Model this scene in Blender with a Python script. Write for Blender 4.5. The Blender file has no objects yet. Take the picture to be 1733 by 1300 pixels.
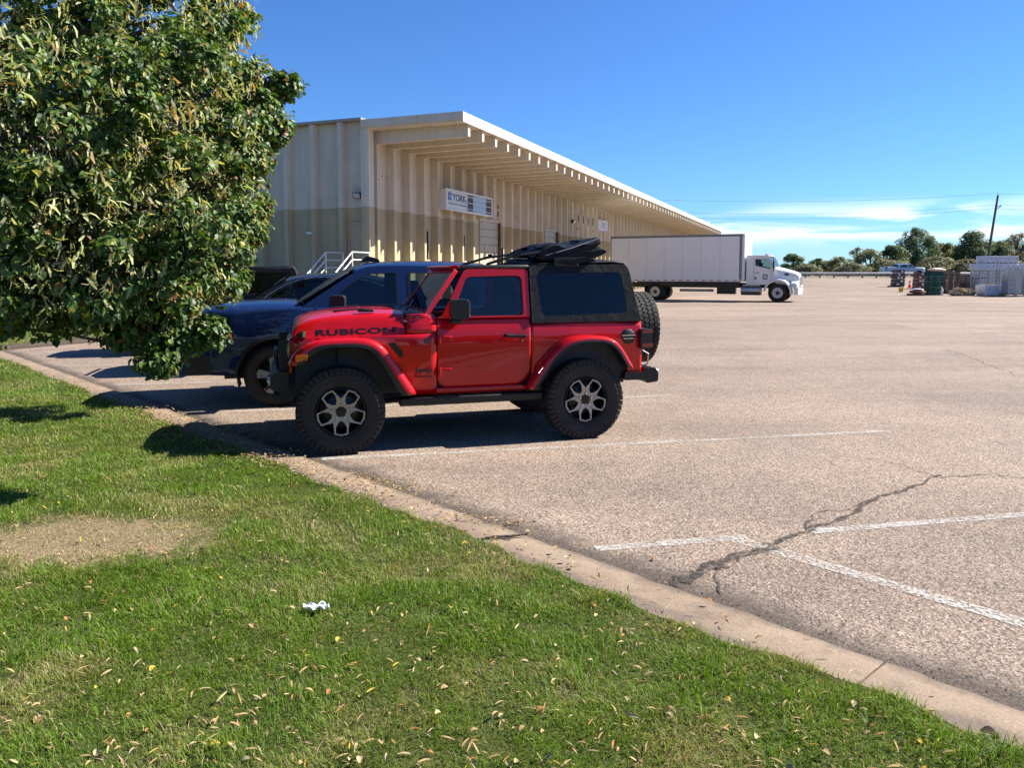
import bpy, bmesh, math, random
import numpy as np
from mathutils import Vector, Matrix
from mathutils.geometry import tessellate_polygon
rng = random.Random(7)
nr = np.random.default_rng(7)
S = bpy.context.scene
C = S.collection
R_ = math.radians

# ------------------------------------------------------------------ camera
F_PX, CX, CY, PITCH, CAM_H = 1300.0, 866.5, 562.0, R_(4.5), 1.72
cam_d = bpy.data.cameras.new('camera'); cam = bpy.data.objects.new('camera', cam_d); C.objects.link(cam)
cam.location = (0, 0, CAM_H); cam.rotation_euler = (R_(90) - PITCH, 0, 0)
cam_d.sensor_width = 36; cam_d.lens = F_PX / 1733 * 36
cam_d.shift_y = -(650 - CY) / 1733
cam_d.clip_start = 0.05; cam_d.clip_end = 5000
S.camera = cam

# ------------------------------------------------------------------ sky, sun, exposure
SUN_AZ, SUN_EL = R_(17.3), R_(39)            # azimuth measured from +X towards +Y
sun_dir = Vector((math.cos(SUN_AZ) * math.cos(SUN_EL), math.sin(SUN_AZ) * math.cos(SUN_EL), math.sin(SUN_EL)))
sd = bpy.data.lights.new('sun', 'SUN'); so = bpy.data.objects.new('sun', sd); C.objects.link(so)
sd.energy = 5.0; sd.angle = R_(0.5); sd.color = (1, .94, .83)
so.rotation_euler = sun_dir.to_track_quat('Z', 'Y').to_euler()
W = bpy.data.worlds.new('World'); S.world = W; W.use_nodes = True
wn = W.node_tree.nodes; wl = W.node_tree.links
bg = wn['Background']
sky = wn.new('ShaderNodeTexSky'); sky.sky_type = 'NISHITA'; sky.sun_disc = False
sky.sun_elevation = SUN_EL; sky.sun_rotation = R_(90) - SUN_AZ
sky.altitude = 1600; sky.air_density = 1.25; sky.dust_density = 0.0; sky.ozone_density = 4.0
bg.inputs['Strength'].default_value = 0.05
def wmath(op, a, b=None):
    n = wn.new('ShaderNodeMath'); n.operation = op
    for i, t in enumerate((a, b)):
        if t is None: continue
        if isinstance(t, (int, float)): n.inputs[i].default_value = t
        else: wl.new(t, n.inputs[i])
    return n.outputs[0]
CSEED, NA, NB = 8.42, .43, .56
# thin cirrus in a low band all round the horizon
tc = wn.new('ShaderNodeTexCoord'); sep = wn.new('ShaderNodeSeparateXYZ'); wl.new(tc.outputs['Generated'], sep.inputs[0])
az = wmath('ADD', wmath('ARCTAN2', sep.outputs[0], sep.outputs[1]), .05)
comb = wn.new('ShaderNodeCombineXYZ'); wl.new(wmath('MULTIPLY', az, 5.0), comb.inputs[0]); wl.new(wmath('MULTIPLY', sep.outputs[2], 30.0), comb.inputs[1])
comb.inputs[2].default_value = 3.7
no = wn.new('ShaderNodeTexNoise'); no.inputs['Scale'].default_value = 1.0; no.inputs['Detail'].default_value = 7; no.inputs['Roughness'].default_value = .58; no.inputs['Distortion'].default_value = .6
wl.new(comb.outputs[0], no.inputs['Vector'])
cb2 = wn.new('ShaderNodeCombineXYZ'); wl.new(wmath('MULTIPLY', az, 2.3), cb2.inputs[0]); wl.new(wmath('MULTIPLY', sep.outputs[2], 9.0), cb2.inputs[1]); cb2.inputs[2].default_value = CSEED
no2 = wn.new('ShaderNodeTexNoise'); no2.inputs['Scale'].default_value = 1.0; no2.inputs['Detail'].default_value = 2; wl.new(cb2.outputs[0], no2.inputs['Vector'])
def wramp(v, a, b):
    r = wn.new('ShaderNodeMapRange'); r.interpolation_type = 'SMOOTHSTEP'; wl.new(v, r.inputs[0]); r.inputs[1].default_value = a; r.inputs[2].default_value = b
    return r.outputs[0]
band = wmath('MULTIPLY', wramp(sep.outputs[2], .024, .046), wramp(sep.outputs[2], .090, .060))
cl = wmath('MULTIPLY', wmath('MULTIPLY', wramp(no.outputs[0], .42, .60), wramp(no2.outputs[0], NA, NB)), band)
mx = wn.new('ShaderNodeMixRGB'); wl.new(wmath('MULTIPLY', cl, .96), mx.inputs[0])
hs = wn.new('ShaderNodeMixRGB'); hs.blend_type = 'MULTIPLY'; hs.inputs[0].default_value = 1; hs.inputs[2].default_value = (.56, .90, 1.38, 1); wl.new(sky.outputs[0], hs.inputs[1])   # deep high-altitude blue
wl.new(hs.outputs[0], mx.inputs[1]); mx.inputs[2].default_value = (11.0, 11.4, 11.8, 1)
wl.new(mx.outputs[0], bg.inputs['Color'])
S.view_settings.view_transform = 'Standard'; S.view_settings.look = 'None'
S.view_settings.exposure = 1.30; S.view_settings.gamma = 1
S.cycles.use_denoising = True; S.cycles.max_bounces = 8; S.cycles.transparent_max_bounces = 12
S.cycles.caustics_reflective = False; S.cycles.caustics_refractive = False

# ------------------------------------------------------------------ pixel -> place
_FW = Vector((0, math.cos(PITCH), -math.sin(PITCH))); _UP = Vector((0, math.sin(PITCH), math.cos(PITCH))); _RT = Vector((1, 0, 0))
CAM = Vector((0, 0, CAM_H))
def ray(px, py): return _RT * ((px - CX) / F_PX) + _FW - _UP * ((py - CY) / F_PX)
def ground(px, py, z=0.0):
    d = ray(px, py); return CAM + d * ((z - CAM_H) / d.z)
def at(px, py, y):
    d = ray(px, py); return CAM + d * (y / d.y)

# ------------------------------------------------------------------ helpers
def tag(o, label=None, cat=None, group=None, kind=None):
    if label: o['label'] = label
    if cat: o['category'] = cat
    if group: o['group'] = group
    if kind: o['kind'] = kind
    return o
def empty(name, loc=(0, 0, 0), rz=0.0, label=None, cat=None, group=None, kind=None, parent=None):
    o = bpy.data.objects.new(name, None); C.objects.link(o); o.location = loc; o.rotation_euler = (0, 0, rz)
    o.empty_display_size = .2
    if parent: o.parent = parent
    return tag(o, label, cat, group, kind)
def copy_tree(o, parent=None):
    c = o.copy(); C.objects.link(c); c.parent = parent
    for ch in list(o.children): copy_tree(ch, c)
    return c
def link(name, me, parent=None, loc=None, rot=None, scale=None):
    o = bpy.data.objects.new(name, me); C.objects.link(o)
    if parent: o.parent = parent
    if loc is not None: o.location = loc
    if rot is not None: o.rotation_euler = rot
    if scale is not None: o.scale = scale
    return o

class MB:
    def __init__(s): s.v = []; s.f = []
    def add(s, vs, fs):
        b = len(s.v); s.v += [tuple(p) for p in vs]; s.f += [tuple(b + i for i in f) for f in fs]; return s
    def box(s, x0, x1, y0, y1, z0, z1):
        return s.add([(x0, y0, z0), (x1, y0, z0), (x1, y1, z0), (x0, y1, z0), (x0, y0, z1), (x1, y0, z1), (x1, y1, z1), (x0, y1, z1)],
                     [(0, 3, 2, 1), (4, 5, 6, 7), (0, 1, 5, 4), (1, 2, 6, 5), (2, 3, 7, 6), (3, 0, 4, 7)])
    def hexa(s, p):       # eight corner points, bottom loop then top loop
        return s.add(p, [(0, 3, 2, 1), (4, 5, 6, 7), (0, 1, 5, 4), (1, 2, 6, 5), (2, 3, 7, 6), (3, 0, 4, 7)])
    def obox(s, c, size, M=None):
        M = M or Matrix.Identity(3); c = Vector(c); hx, hy, hz = [t / 2 for t in size]
        return s.hexa([c + M @ Vector(p) for p in [(-hx, -hy, -hz), (hx, -hy, -hz), (hx, hy, -hz), (-hx, hy, -hz), (-hx, -hy, hz), (hx, -hy, hz), (hx, hy, hz), (-hx, hy, hz)]])
    def bar(s, a, b, w, h):   # square bar between two points
        a, b = Vector(a), Vector(b); d = (b - a); L = d.length; d.normalize()
        up = Vector((0, 0, 1)) if abs(d.z) < .95 else Vector((0, 1, 0))
        r = d.cross(up).normalized(); u = r.cross(d)
        return s.obox((a + b) / 2, (L, w, h), Matrix((d, r, u)).transposed())
    def tube(s, pts, r, n=8, cap=True):
        pts = [Vector(p) for p in pts]; m = len(pts); rs = r if isinstance(r, (list, tuple)) else [r] * m
        vs = []; ref = None
        for i, p in enumerate(pts):
            d = (pts[min(i + 1, m - 1)] - pts[max(i - 1, 0)]).normalized()
            if ref is None: ref = d.orthogonal().normalized()
            ref = (ref - d * ref.dot(d)).normalized(); q = d.cross(ref)
            vs += [p + (ref * math.cos(2 * math.pi * k / n) + q * math.sin(2 * math.pi * k / n)) * rs[i] for k in range(n)]
        fs = [(i * n + k, i * n + (k + 1) % n, (i + 1) * n + (k + 1) % n, (i + 1) * n + k) for i in range(m - 1) for k in range(n)]
        if cap: fs += [tuple(range(n))[::-1], tuple((m - 1) * n + k for k in range(n))]
        return s.add(vs, fs)
    def lathe(s, prof, c=(0, 0, 0), axis='y', n=32, closed=False):
        vs = []
        for r, h in prof:
            for k in range(n):
                t = 2 * math.pi * k / n; a, b = r * math.cos(t), r * math.sin(t)
                p = {'x': (h, a, b), 'y': (a, h, b), 'z': (a, b, h)}[axis]
                vs.append((p[0] + c[0], p[1] + c[1], p[2] + c[2]))
        m = len(prof)
        fs = [(i % m * n + k, i % m * n + (k + 1) % n, (i + 1) % m * n + (k + 1) % n, (i + 1) % m * n + k) for i in range(m if closed else m - 1) for k in range(n)]
        return s.add(vs, fs)
    def grid(s, rows, closeu=False):
        n = len(rows[0]); m = len(rows); vs = [p for r in rows for p in r]
        fs = [(i * n + j, i * n + (j + 1) % n, (i + 1) * n + (j + 1) % n, (i + 1) * n + j) for i in range(m - 1) for j in range(n if closeu else n - 1)]
        return s.add(vs, fs)
    def plate(s, outer, fn, t0, t1, holes=()):
        """polygon in 2-D (a,b) with holes, mapped by fn(a,b,t) and given thickness t0..t1"""
        loops = [list(outer)] + [list(h) for h in holes]
        flat = [p for l in loops for p in l]; n = len(flat)
        tris = tessellate_polygon([[Vector((p[0], p[1], 0)) for p in l] for l in loops])
        vs = [fn(p[0], p[1], t0) for p in flat] + [fn(p[0], p[1], t1) for p in flat]
        fs = [tuple(t) for t in tris] + [tuple(i + n for i in reversed(t)) for t in tris]
        b = 0
        for l in loops:
            k = len(l)
            fs += [(b + i, b + (i + 1) % k, b + (i + 1) % k + n, b + i + n) for i in range(k)]; b += k
        return s.add(vs, fs)
    def mesh(s, name, mat=None, smooth=False, angle=35, fix=True):
        me = bpy.data.meshes.new(name)
        me.from_pydata([tuple(p) for p in s.v], [], s.f)
        if fix:
            bm = bmesh.new(); bm.from_mesh(me); bmesh.ops.recalc_face_normals(bm, faces=bm.faces); bm.to_mesh(me); bm.free()
        if mat:
            for m in (mat if isinstance(mat, (list, tuple)) else [mat]): me.materials.append(m)
        if smooth:
            me.shade_smooth(); me.set_sharp_from_angle(angle=R_(angle))
        me.update(); return me
    def build(s, name, mat, parent=None, smooth=False, angle=35, bevel=0, seg=2, sub=0, solid=0, loc=None):
        o = link(name, s.mesh(name, mat, smooth or bevel > 0 or sub > 0, 180 if sub else angle), parent, loc)
        if solid: m = o.modifiers.new('s', 'SOLIDIFY'); m.thickness = solid; m.offset = 0
        if bevel:
            m = o.modifiers.new('b', 'BEVEL'); m.width = bevel; m.segments = seg; m.limit_method = 'ANGLE'; m.angle_limit = R_(40); m.harden_normals = False
        if sub: m = o.modifiers.new('u', 'SUBSURF'); m.levels = sub; m.render_levels = sub
        return o
def rrect(x0, x1, z0, z1, r, n=4):
    o = []
    for cx, cz, a in ((x1 - r, z1 - r, 0), (x0 + r, z1 - r, 90), (x0 + r, z0 + r, 180), (x1 - r, z0 + r, 270)):
        o += [(cx + r * math.cos(R_(a + 90 * k / n)), cz + r * math.sin(R_(a + 90 * k / n))) for k in range(n + 1)]
    return o
def rpoly(pts, r, n=4):
    """round the corners of a polygon; r one number or one per corner"""
    o = []; m = len(pts)
    for i, p in enumerate(pts):
        ri = r[i] if isinstance(r, (list, tuple)) else r
        p = Vector(p); a = Vector(pts[i - 1]) - p; b = Vector(pts[(i + 1) % m]) - p
        if ri <= 0: o.append(tuple(p)); continue
        d = min(ri, a.length * .48, b.length * .48); A = p + a.normalized() * d; B = p + b.normalized() * d
        for k in range(n + 1):
            t = k / n; o.append(tuple(A * (1 - t) ** 2 + p * 2 * t * (1 - t) + B * t * t))
    return o
def resample(pts, n):
    P = [Vector(p) for p in pts]; L = [0]
    for a, b in zip(P, P[1:]): L.append(L[-1] + (b - a).length)
    o = []; j = 0
    for k in range(n):
        t = L[-1] * k / (n - 1)
        while j < len(P) - 2 and L[j + 1] < t: j += 1
        o.append(P[j].lerp(P[j + 1], (t - L[j]) / max(1e-9, L[j + 1] - L[j])))
    return o
def smooth_path(pts, it=2):
    P = [Vector(p) for p in pts]
    for _ in range(it):
        Q = [P[0]]
        for a, b in zip(P, P[1:]): Q += [a.lerp(b, .25), a.lerp(b, .75)]
        Q.append(P[-1]); P = Q
    return P
def lerp(a, b, t): return a + (b - a) * t
def interp(x, xs, ys): return float(np.interp(x, xs, ys))
def raw_mesh(name, V, Fs, mats=(), midx=None, smooth=False):
    """mesh from numpy arrays: V (n,3), Fs (m,k)"""
    me = bpy.data.meshes.new(name); V = np.ascontiguousarray(V, np.float32); Fs = np.ascontiguousarray(Fs, np.int32); m, k = Fs.shape
    me.vertices.add(len(V)); me.vertices.foreach_set('co', V.ravel())
    me.loops.add(m * k); me.loops.foreach_set('vertex_index', Fs.ravel())
    me.polygons.add(m); me.polygons.foreach_set('loop_start', np.arange(0, m * k, k, dtype=np.int32)); me.polygons.foreach_set('loop_total', np.full(m, k, np.int32))
    for mt in mats: me.materials.append(mt)
    if midx is not None: me.polygons.foreach_set('material_index', np.ascontiguousarray(midx, np.int32))
    me.polygons.foreach_set('use_smooth', np.full(m, bool(smooth)))
    me.update(calc_edges=True); return me
def vcol(me, name, cols):   # per-vertex colour attribute
    a = me.color_attributes.new(name, 'FLOAT_COLOR', 'POINT'); c = np.ones((len(cols), 4), np.float32); c[:, :3] = cols
    a.data.foreach_set('color', c.ravel())

# ------------------------------------------------------------------ materials
class NT:
    def __init__(s, name):
        s.m = bpy.data.materials.new(name); s.m.use_nodes = True; s.t = s.m.node_tree; s.n = s.t.nodes; s.l = s.t.links
        s.p = s.n['Principled BSDF']; s.out = s.n['Material Output']; s.co = None
    def coord(s, kind='Object'):
        if s.co is None: s.co = s.n.new('ShaderNodeTexCoord')
        return s.co.outputs[kind]
    def set(s, node, k, v):
        if isinstance(v, (int, float, tuple, list)):
            if isinstance(v, (tuple, list)) and len(v) == 3 and node.inputs[k].type == 'RGBA': v = (*v, 1)
            node.inputs[k].default_value = v
        else: s.l.new(v, node.inputs[k])
    def noise(s, scale, detail=4, rough=.55, vec=None, dist=0, out=0):
        n = s.n.new('ShaderNodeTexNoise'); s.set(n, 'Scale', scale); s.set(n, 'Detail', detail); s.set(n, 'Roughness', rough); s.set(n, 'Distortion', dist)
        s.l.new(vec or s.coord(), n.inputs['Vector']); return n.outputs[out]
    def vor(s, scale, feature='F1', out='Color', vec=None, rnd=1):
        n = s.n.new('ShaderNodeTexVoronoi'); n.feature = feature; s.set(n, 'Scale', scale); s.set(n, 'Randomness', rnd)
        s.l.new(vec or s.coord(), n.inputs['Vector']); return n.outputs[out]
    def ramp(s, v, stops):
        r = s.n.new('ShaderNodeValToRGB'); s.l.new(v, r.inputs[0]); e = r.color_ramp.elements
        while len(e) < len(stops): e.new(.5)
        for i, (p, c) in enumerate(stops):
            e[i].position = p; e[i].color = (*c, 1) if isinstance(c, (tuple, list)) else (c, c, c, 1)
        return r.outputs[0]
    def mix(s, f, a, b, mode='MIX'):
        n = s.n.new('ShaderNodeMixRGB'); n.blend_type = mode; s.set(n, 0, f); s.set(n, 1, a); s.set(n, 2, b); return n.outputs[0]
    def math(s, op, a, b=0.0):
        n = s.n.new('ShaderNodeMath'); n.operation = op; s.set(n, 0, a); s.set(n, 1, b); return n.outputs[0]
    def maprange(s, v, a, b, c=0.0, d=1.0):
        n = s.n.new('ShaderNodeMapRange'); s.set(n, 0, v); s.set(n, 1, a); s.set(n, 2, b); s.set(n, 3, c); s.set(n, 4, d); return n.outputs[0]
    def bump(s, h, strength=.3, dist=.01):
        n = s.n.new('ShaderNodeBump'); s.set(n, 'Strength', strength); s.set(n, 'Distance', dist); s.l.new(h, n.inputs['Height']); s.l.new(n.outputs[0], s.p.inputs['Normal']); return n.outputs[0]
    def P(s, **k):
        for a, v in k.items(): s.set(s.p, {'col': 'Base Color', 'rough': 'Roughness', 'metal': 'Metallic', 'spec': 'Specular IOR Level', 'coat': 'Coat Weight', 'coatr': 'Coat Roughness', 'alpha': 'Alpha', 'sheen': 'Sheen Weight'}[a], v)
        return s.m
def pm(name, col, rough=.5, metal=0.0, var=.12, scale=6.0, bump=0.0, bscale=60.0, coat=0.0, spec=.5, dirt=0.0, dirtcol=(.25, .2, .15)):
    """plain painted / plastic / metal surface with slight mottling, roughness variation and optional dust"""
    t = NT(name); n = t.noise(scale, 5, .6)
    c = t.mix(1.0, col, t.ramp(n, [(.25, 1 - var), (.75, 1 + var)]), 'MULTIPLY')
    if dirt > 0:
        d = t.ramp(t.noise(scale * .6, 8, .7, dist=.5), [(.45, 0.0), (.8, dirt)]); c = t.mix(d, c, dirtcol)
    r = t.maprange(t.noise(scale * 3, 3), .3, .7, max(0, rough - .07), min(1, rough + .09))
    t.P(col=c, rough=r, metal=metal, coat=coat, spec=spec)
    if coat: t.P(coatr=.04)
    if bump: t.bump(t.noise(bscale, 4), bump, .005)
    return t.m
def glass(name, tint, refl=.9, rough=.0):
    t = NT(name); t.n.remove(t.p)
    tr = t.n.new('ShaderNodeBsdfTransparent'); t.set(tr, 'Color', tint)
    gl = t.n.new('ShaderNodeBsdfGlossy'); t.set(gl, 'Roughness', rough + .01); t.set(gl, 'Color', (refl, refl, refl))
    fr = t.n.new('ShaderNodeFresnel'); t.set(fr, 'IOR', 1.5)
    ms = t.n.new('ShaderNodeMixShader'); t.l.new(fr.outputs[0], ms.inputs[0]); t.l.new(tr.outputs[0], ms.inputs[1]); t.l.new(gl.outputs[0], ms.inputs[2])
    t.l.new(ms.outputs[0], t.out.inputs['Surface']); return t.m
M = {}
M['black_plastic'] = pm('black_plastic', (.009, .009, .010), .45, var=.2, dirt=.05)
M['black_trim'] = pm('black_trim', (.007, .007, .008), .35)
M['black_steel'] = pm('black_steel', (.009, .009, .010), .42, .2, dirt=.06)
M['rubber'] = pm('rubber', (.013, .0125, .012), .8, var=.25, scale=9, bump=.25, bscale=140, dirt=.35, dirtcol=(.07, .058, .047))
M['chrome'] = pm('chrome', (.7, .7, .72), .15, 1.0)
M['steel'] = pm('steel', (.45, .45, .46), .4, .9)
M['alloy'] = pm('machined_alloy', (.36, .345, .33), .38, .9, var=.08)
M['dark_alloy'] = pm('dark_alloy', (.012, .012, .014), .35, .3)
M['glass'] = glass('window_glass', (.66, .72, .72))
M['dark_glass'] = glass('tinted_glass', (.10, .12, .14))
M['seat'] = pm('seat_cloth', (.022, .022, .024), .85, bump=.3)
M['interior'] = pm('interior_plastic', (.03, .03, .033), .6)
M['white_paint'] = pm('white_paint', (.72, .72, .70), .35, coat=.4, var=.04)
M['orange_lens'] = pm('orange_lens', (.75, .16, .01), .15, coat=.8)
M['red_lens'] = pm('red_lens', (.25, .006, .01), .12, coat=.8)
M['lamp_glass'] = pm('lamp_glass', (.6, .62, .62), .12, .1, coat=1)
M['rust_steel'] = pm('rust_steel', (.10, .075, .06), .75, .2, var=.35)

# ================================================================== the ground
KD = Vector((-.690, .724)); KN = Vector((.724, .690))       # direction of the kerb and its normal (towards the lot)
def kp(s, n): q = KN * n + KD * s; return (q.x, q.y)
def gz(y): return interp(y, [48, 70, 100, 112, 118], [0, .25, .8, 1.05, 1.0])
def asphalt_mat(name, near=True):
    t = NT(name); co = t.coord()
    st = t.vor(105, 'F1', 'Color'); g = t.n.new('ShaderNodeRGBToBW'); t.l.new(st, g.inputs[0])
    c = t.ramp(g.outputs[0], [(.12, (.068, .055, .048)), (.38, (.235, .176, .136)), (.6, (.322, .244, .190)), (.8, (.445, .348, .275)), (.95, (.61, .53, .44))])
    fine = t.noise(420, 2); c = t.mix(.55, c, t.ramp(fine, [(.3, .45), (.7, 1.3)]), 'MULTIPLY')
    big = t.noise(.35, 6, .6, dist=.4); c = t.mix(.75, c, t.ramp(big, [(.3, (.78, .78, .80)), (.5, (.98, .96, .95)), (.72, (1.12, 1.08, 1.04))]), 'MULTIPLY')
    mid = t.noise(2.2, 7, .65, dist=.3); c = t.mix(.6, c, t.ramp(mid, [(.3, .80), (.65, 1.08)]), 'MULTIPLY')
    sp = t.ramp(t.vor(.55, 'F1', 'Distance'), [(.02, .55), (.10, 1.0)]); c = t.mix(.35, c, sp, 'MULTIPLY')   # oil spots
    pt = t.n.new('ShaderNodeMapping'); t.l.new(co, pt.inputs[0]); pt.inputs['Rotation'].default_value = (0, 0, .21); pt.inputs['Scale'].default_value = (.10, .55, 1)
    c = t.mix(.55, c, t.ramp(t.noise(1.0, 5, .55, vec=pt.outputs[0]), [(.36, .74), (.5, 1.0), (.64, 1.10)]), 'MULTIPLY')     # long tyre-worn streaks
    vb = t.vor(.16, 'F1', 'Color'); gb = t.n.new('ShaderNodeRGBToBW'); t.l.new(vb, gb.inputs[0]); c = t.mix(.5, c, t.ramp(gb.outputs[0], [(.25, .86), (.7, 1.06)]), 'MULTIPLY')     # old patches
    # dirt packed along the kerb seam
    s = t.n.new('ShaderNodeSeparateXYZ'); t.l.new(co, s.inputs[0])
    dn = t.math('ADD', t.math('MULTIPLY', s.outputs[0], KN.x), t.math('MULTIPLY', s.outputs[1], KN.y))
    w = t.math('ADD', dn, t.math('MULTIPLY', t.math('SUBTRACT', t.noise(2.2, 7, .65), .5), .52))
    seam = t.maprange(w, 3.50, 3.72, 1.0, 0.0)
    c = t.mix(t.math('MULTIPLY', seam, .82), c, t.ramp(t.noise(70, 3), [(.35, (.035, .028, .024)), (.7, (.10, .08, .066))]))
    t.P(col=c, rough=.92, spec=.25)
    h = t.mix(.5, t.vor(105, 'F1', 'Distance'), fine); t.bump(h, .55, .006); return t.m
M['asphalt'] = asphalt_mat('asphalt_aggregate')
def sheet(name, xs, ys, zf, mat, kind='structure', parent=None):
    m = MB(); m.grid([[(x, y, zf(x, y)) for x in xs] for y in ys]); o = m.build(name, mat, parent, smooth=True, angle=180); 
    if kind: o['kind'] = kind
    return o
t = NT('field'); c = t.ramp(t.noise(.08, 6, .65), [(.3, (.16, .13, .07)), (.6, (.22, .18, .10)), (.8, (.10, .11, .04))]); t.P(col=c, rough=1); M['field'] = t.m
sheet('ground', [-3000, -300, -80, 0, 80, 300, 3000], [-600, -100, 0, 40, 48, 70, 100, 112, 118, 200, 600, 4500], lambda x, y: gz(y) - .012, M['field'])
lot = sheet('parking_lot', list(np.linspace(-60, 200, 27)), [-80, -40, 0, 20, 40, 48, 56, 64, 72, 84, 92, 100, 104], lambda x, y: gz(y), M['asphalt'])
t = NT('road_asphalt'); c = t.mix(1, (.13, .125, .12), t.ramp(t.noise(1.5, 7), [(.3, .85), (.7, 1.15)]), 'MULTIPLY'); t.P(col=c, rough=.9); M['road'] = t.m
sheet('road', list(np.linspace(-300, 400, 15)), [109, 112, 118, 119], lambda x, y: gz(y) + .006, M['road'])

# worn paint
def paint_mat():
    t = NT('worn_line_paint'); n = t.noise(38, 6, .75); b = t.noise(2.5, 4)
    th = t.math('ADD', n, t.math('MULTIPLY', t.math('SUBTRACT', b, .5), .35))
    t.P(col=t.mix(1, (.60, .58, .54), t.ramp(t.noise(120, 2), [(.3, .75), (.7, 1.05)]), 'MULTIPLY'), rough=.8, alpha=t.ramp(th, [(.42, 0.0), (.62, .85)]))
    t.bump(t.vor(105, 'F1', 'Distance'), .5, .005); return t.m
M['line'] = paint_mat()
def ribbon(name, a, b, w, mat, z=.004, parent=lot, n=24, wob=0.0, seed=0):
    r = random.Random(seed); a = Vector(a); b = Vector(b); d = (b - a).normalized(); q = Vector((-d.y, d.x)); m = MB(); rows = []
    for i in range(n + 1):
        p = a.lerp(b, i / n) + q * r.uniform(-wob, wob); wi = w * (1 + r.uniform(-.12, .12))
        rows.append([(p.x - q.x * wi / 2, p.y - q.y * wi / 2, gz(p.y) + z), (p.x + q.x * wi / 2, p.y + q.y * wi / 2, gz(p.y) + z)])
    m.grid(rows); return m.build(name, mat, parent)
ang = R_(12.1); LD = Vector((math.cos(ang), math.sin(ang)))
def stall_line(p, length, j): ribbon('painted_line', p, Vector(p) + LD * length, .09, M['line'], seed=j)
stall_line((-1.75, 6.94), 5.95, 1)
stall_line((.52, 4.65), 1.02, 2); stall_line((1.98, 4.97), 3.4, 21)
for j in range(1, 5): stall_line((-1.75 - 2.45 * j + .3 * j, 6.94 + 2.78 * j - .46 * j), 6.3 - .1 * j, 10 + j)
ribbon('painted_line', (1.42, 4.84), (4.2, 1.75), .11, M['line'], .0048, seed=5)
for y_, x0, x1 in ((44.6, 14.5, 19.8), (80, 26, 40)): ribbon('painted_line', (x0, y_), (x1, y_ - .25), .3, M['line'], seed=int(y_))

# cracks: jagged dark fissures
t = NT('crack_dirt'); t.P(col=t.ramp(t.noise(60, 4), [(.3, (.022, .018, .016)), (.7, (.075, .06, .05))]), rough=1, alpha=t.ramp(t.noise(26, 5, .7), [(.40, 0.0), (.56, .9)])); M['crack'] = t.m
def crack(pts, w0, w1, seed, dens=14):
    r = random.Random(seed); P = smooth_path([(*p, 0) for p in pts], 1); L = sum((b - a).length for a, b in zip(P, P[1:])); P = resample(P, int(L * dens) + 2); rows = []; off = 0
    for i, p in enumerate(P):
        d = (P[min(i + 1, len(P) - 1)] - P[max(i - 1, 0)]).normalized(); q = Vector((-d.y, d.x, 0)); off = off * .7 + r.uniform(-.028, .028)
        w = lerp(w0, w1, i / (len(P) - 1)) * r.uniform(.35, 1.5); c = p + q * off
        rows.append([(c.x - q.x * w / 2, c.y - q.y * w / 2, .0065), (c.x + q.x * w / 2, c.y + q.y * w / 2, .0065)])
    m = MB(); m.grid(rows); m.build('crack', M['crack'], lot)
G = lambda x, y: tuple(ground(x, y)[:2])
crack([G(1120, 1000), G(1190, 968), G(1270, 932), G(1310, 925)], .12, .09, 1)
crack([G(1300, 925), G(1400, 890), G(1475, 850), G(1560, 822), G(1600, 806)], .05, .03, 2)
crack([G(1590, 808), G(1660, 803), G(1733, 812), G(1900, 815)], .022, .016, 3)
crack([G(1585, 810), G(1520, 785), G(1450, 772)], .02, .006, 4)
crack([G(1365, 895), G(1385, 868), G(1440, 862), G(1470, 852)], .018, .01, 5)
crack([G(1205, 962), G(1222, 985), G(1225, 1010)], .02, .01, 6)
crack([G(1600, 590), G(1660, 612), G(1733, 640)], .025, .02, 7)
crack([G(1733, 552), G(1640, 560), G(1560, 566)], .03, .02, 8)
crack([G(740, 712), G(830, 720), G(900, 728)], .02, .012, 9)
crack([G(1660, 900), G(1700, 915), G(1760, 920)], .014, .008, 10)

# kerb: concrete slabs with open joints
t = NT('kerb_concrete'); co = t.coord('Object'); n = t.noise(1.6, 7, .65, dist=.4)
c = t.ramp(n, [(.3, (.19, .138, .098)), (.5, (.275, .205, .148)), (.75, (.325, .25, .185))])
c = t.mix(.85, c, t.ramp(t.noise(110, 4, .7), [(.3, .62), (.7, 1.15)]), 'MULTIPLY'); c = t.mix(.6, c, t.ramp(t.vor(60, 'F1', 'Distance'), [(.05, .6), (.25, 1.0)]), 'MULTIPLY')
s = t.n.new('ShaderNodeSeparateXYZ'); t.l.new(co, s.inputs[0])
dn = t.math('ADD', t.math('MULTIPLY', s.outputs[0], KN.x), t.math('MULTIPLY', s.outputs[1], KN.y))
w = t.math('ADD', dn, t.math('MULTIPLY', t.math('SUBTRACT', t.noise(1.3, 5, .6), .5), .38))
c = t.mix(t.maprange(w, 3.06, 3.10, .75, 0.0), c, (.15, .115, .095))
w2 = t.math('ADD', dn, t.math('MULTIPLY', t.math('SUBTRACT', t.noise(4.5, 7, .7), .5), .22)); c = t.mix(t.maprange(w2, 3.29, 3.40, 0.0, .9), c, (.06, .047, .038))
c = t.mix(t.ramp(t.noise(9, 6, .7), [(.50, 0.0), (.72, .55)]), c, (.12, .09, .07))
t.P(col=c, rough=.9, spec=.25); t.bump(t.noise(45, 8, .7), .7, .008); M['kerb'] = t.m
kerb = empty('kerb', (0, 0, 0), kind='structure')
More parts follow.
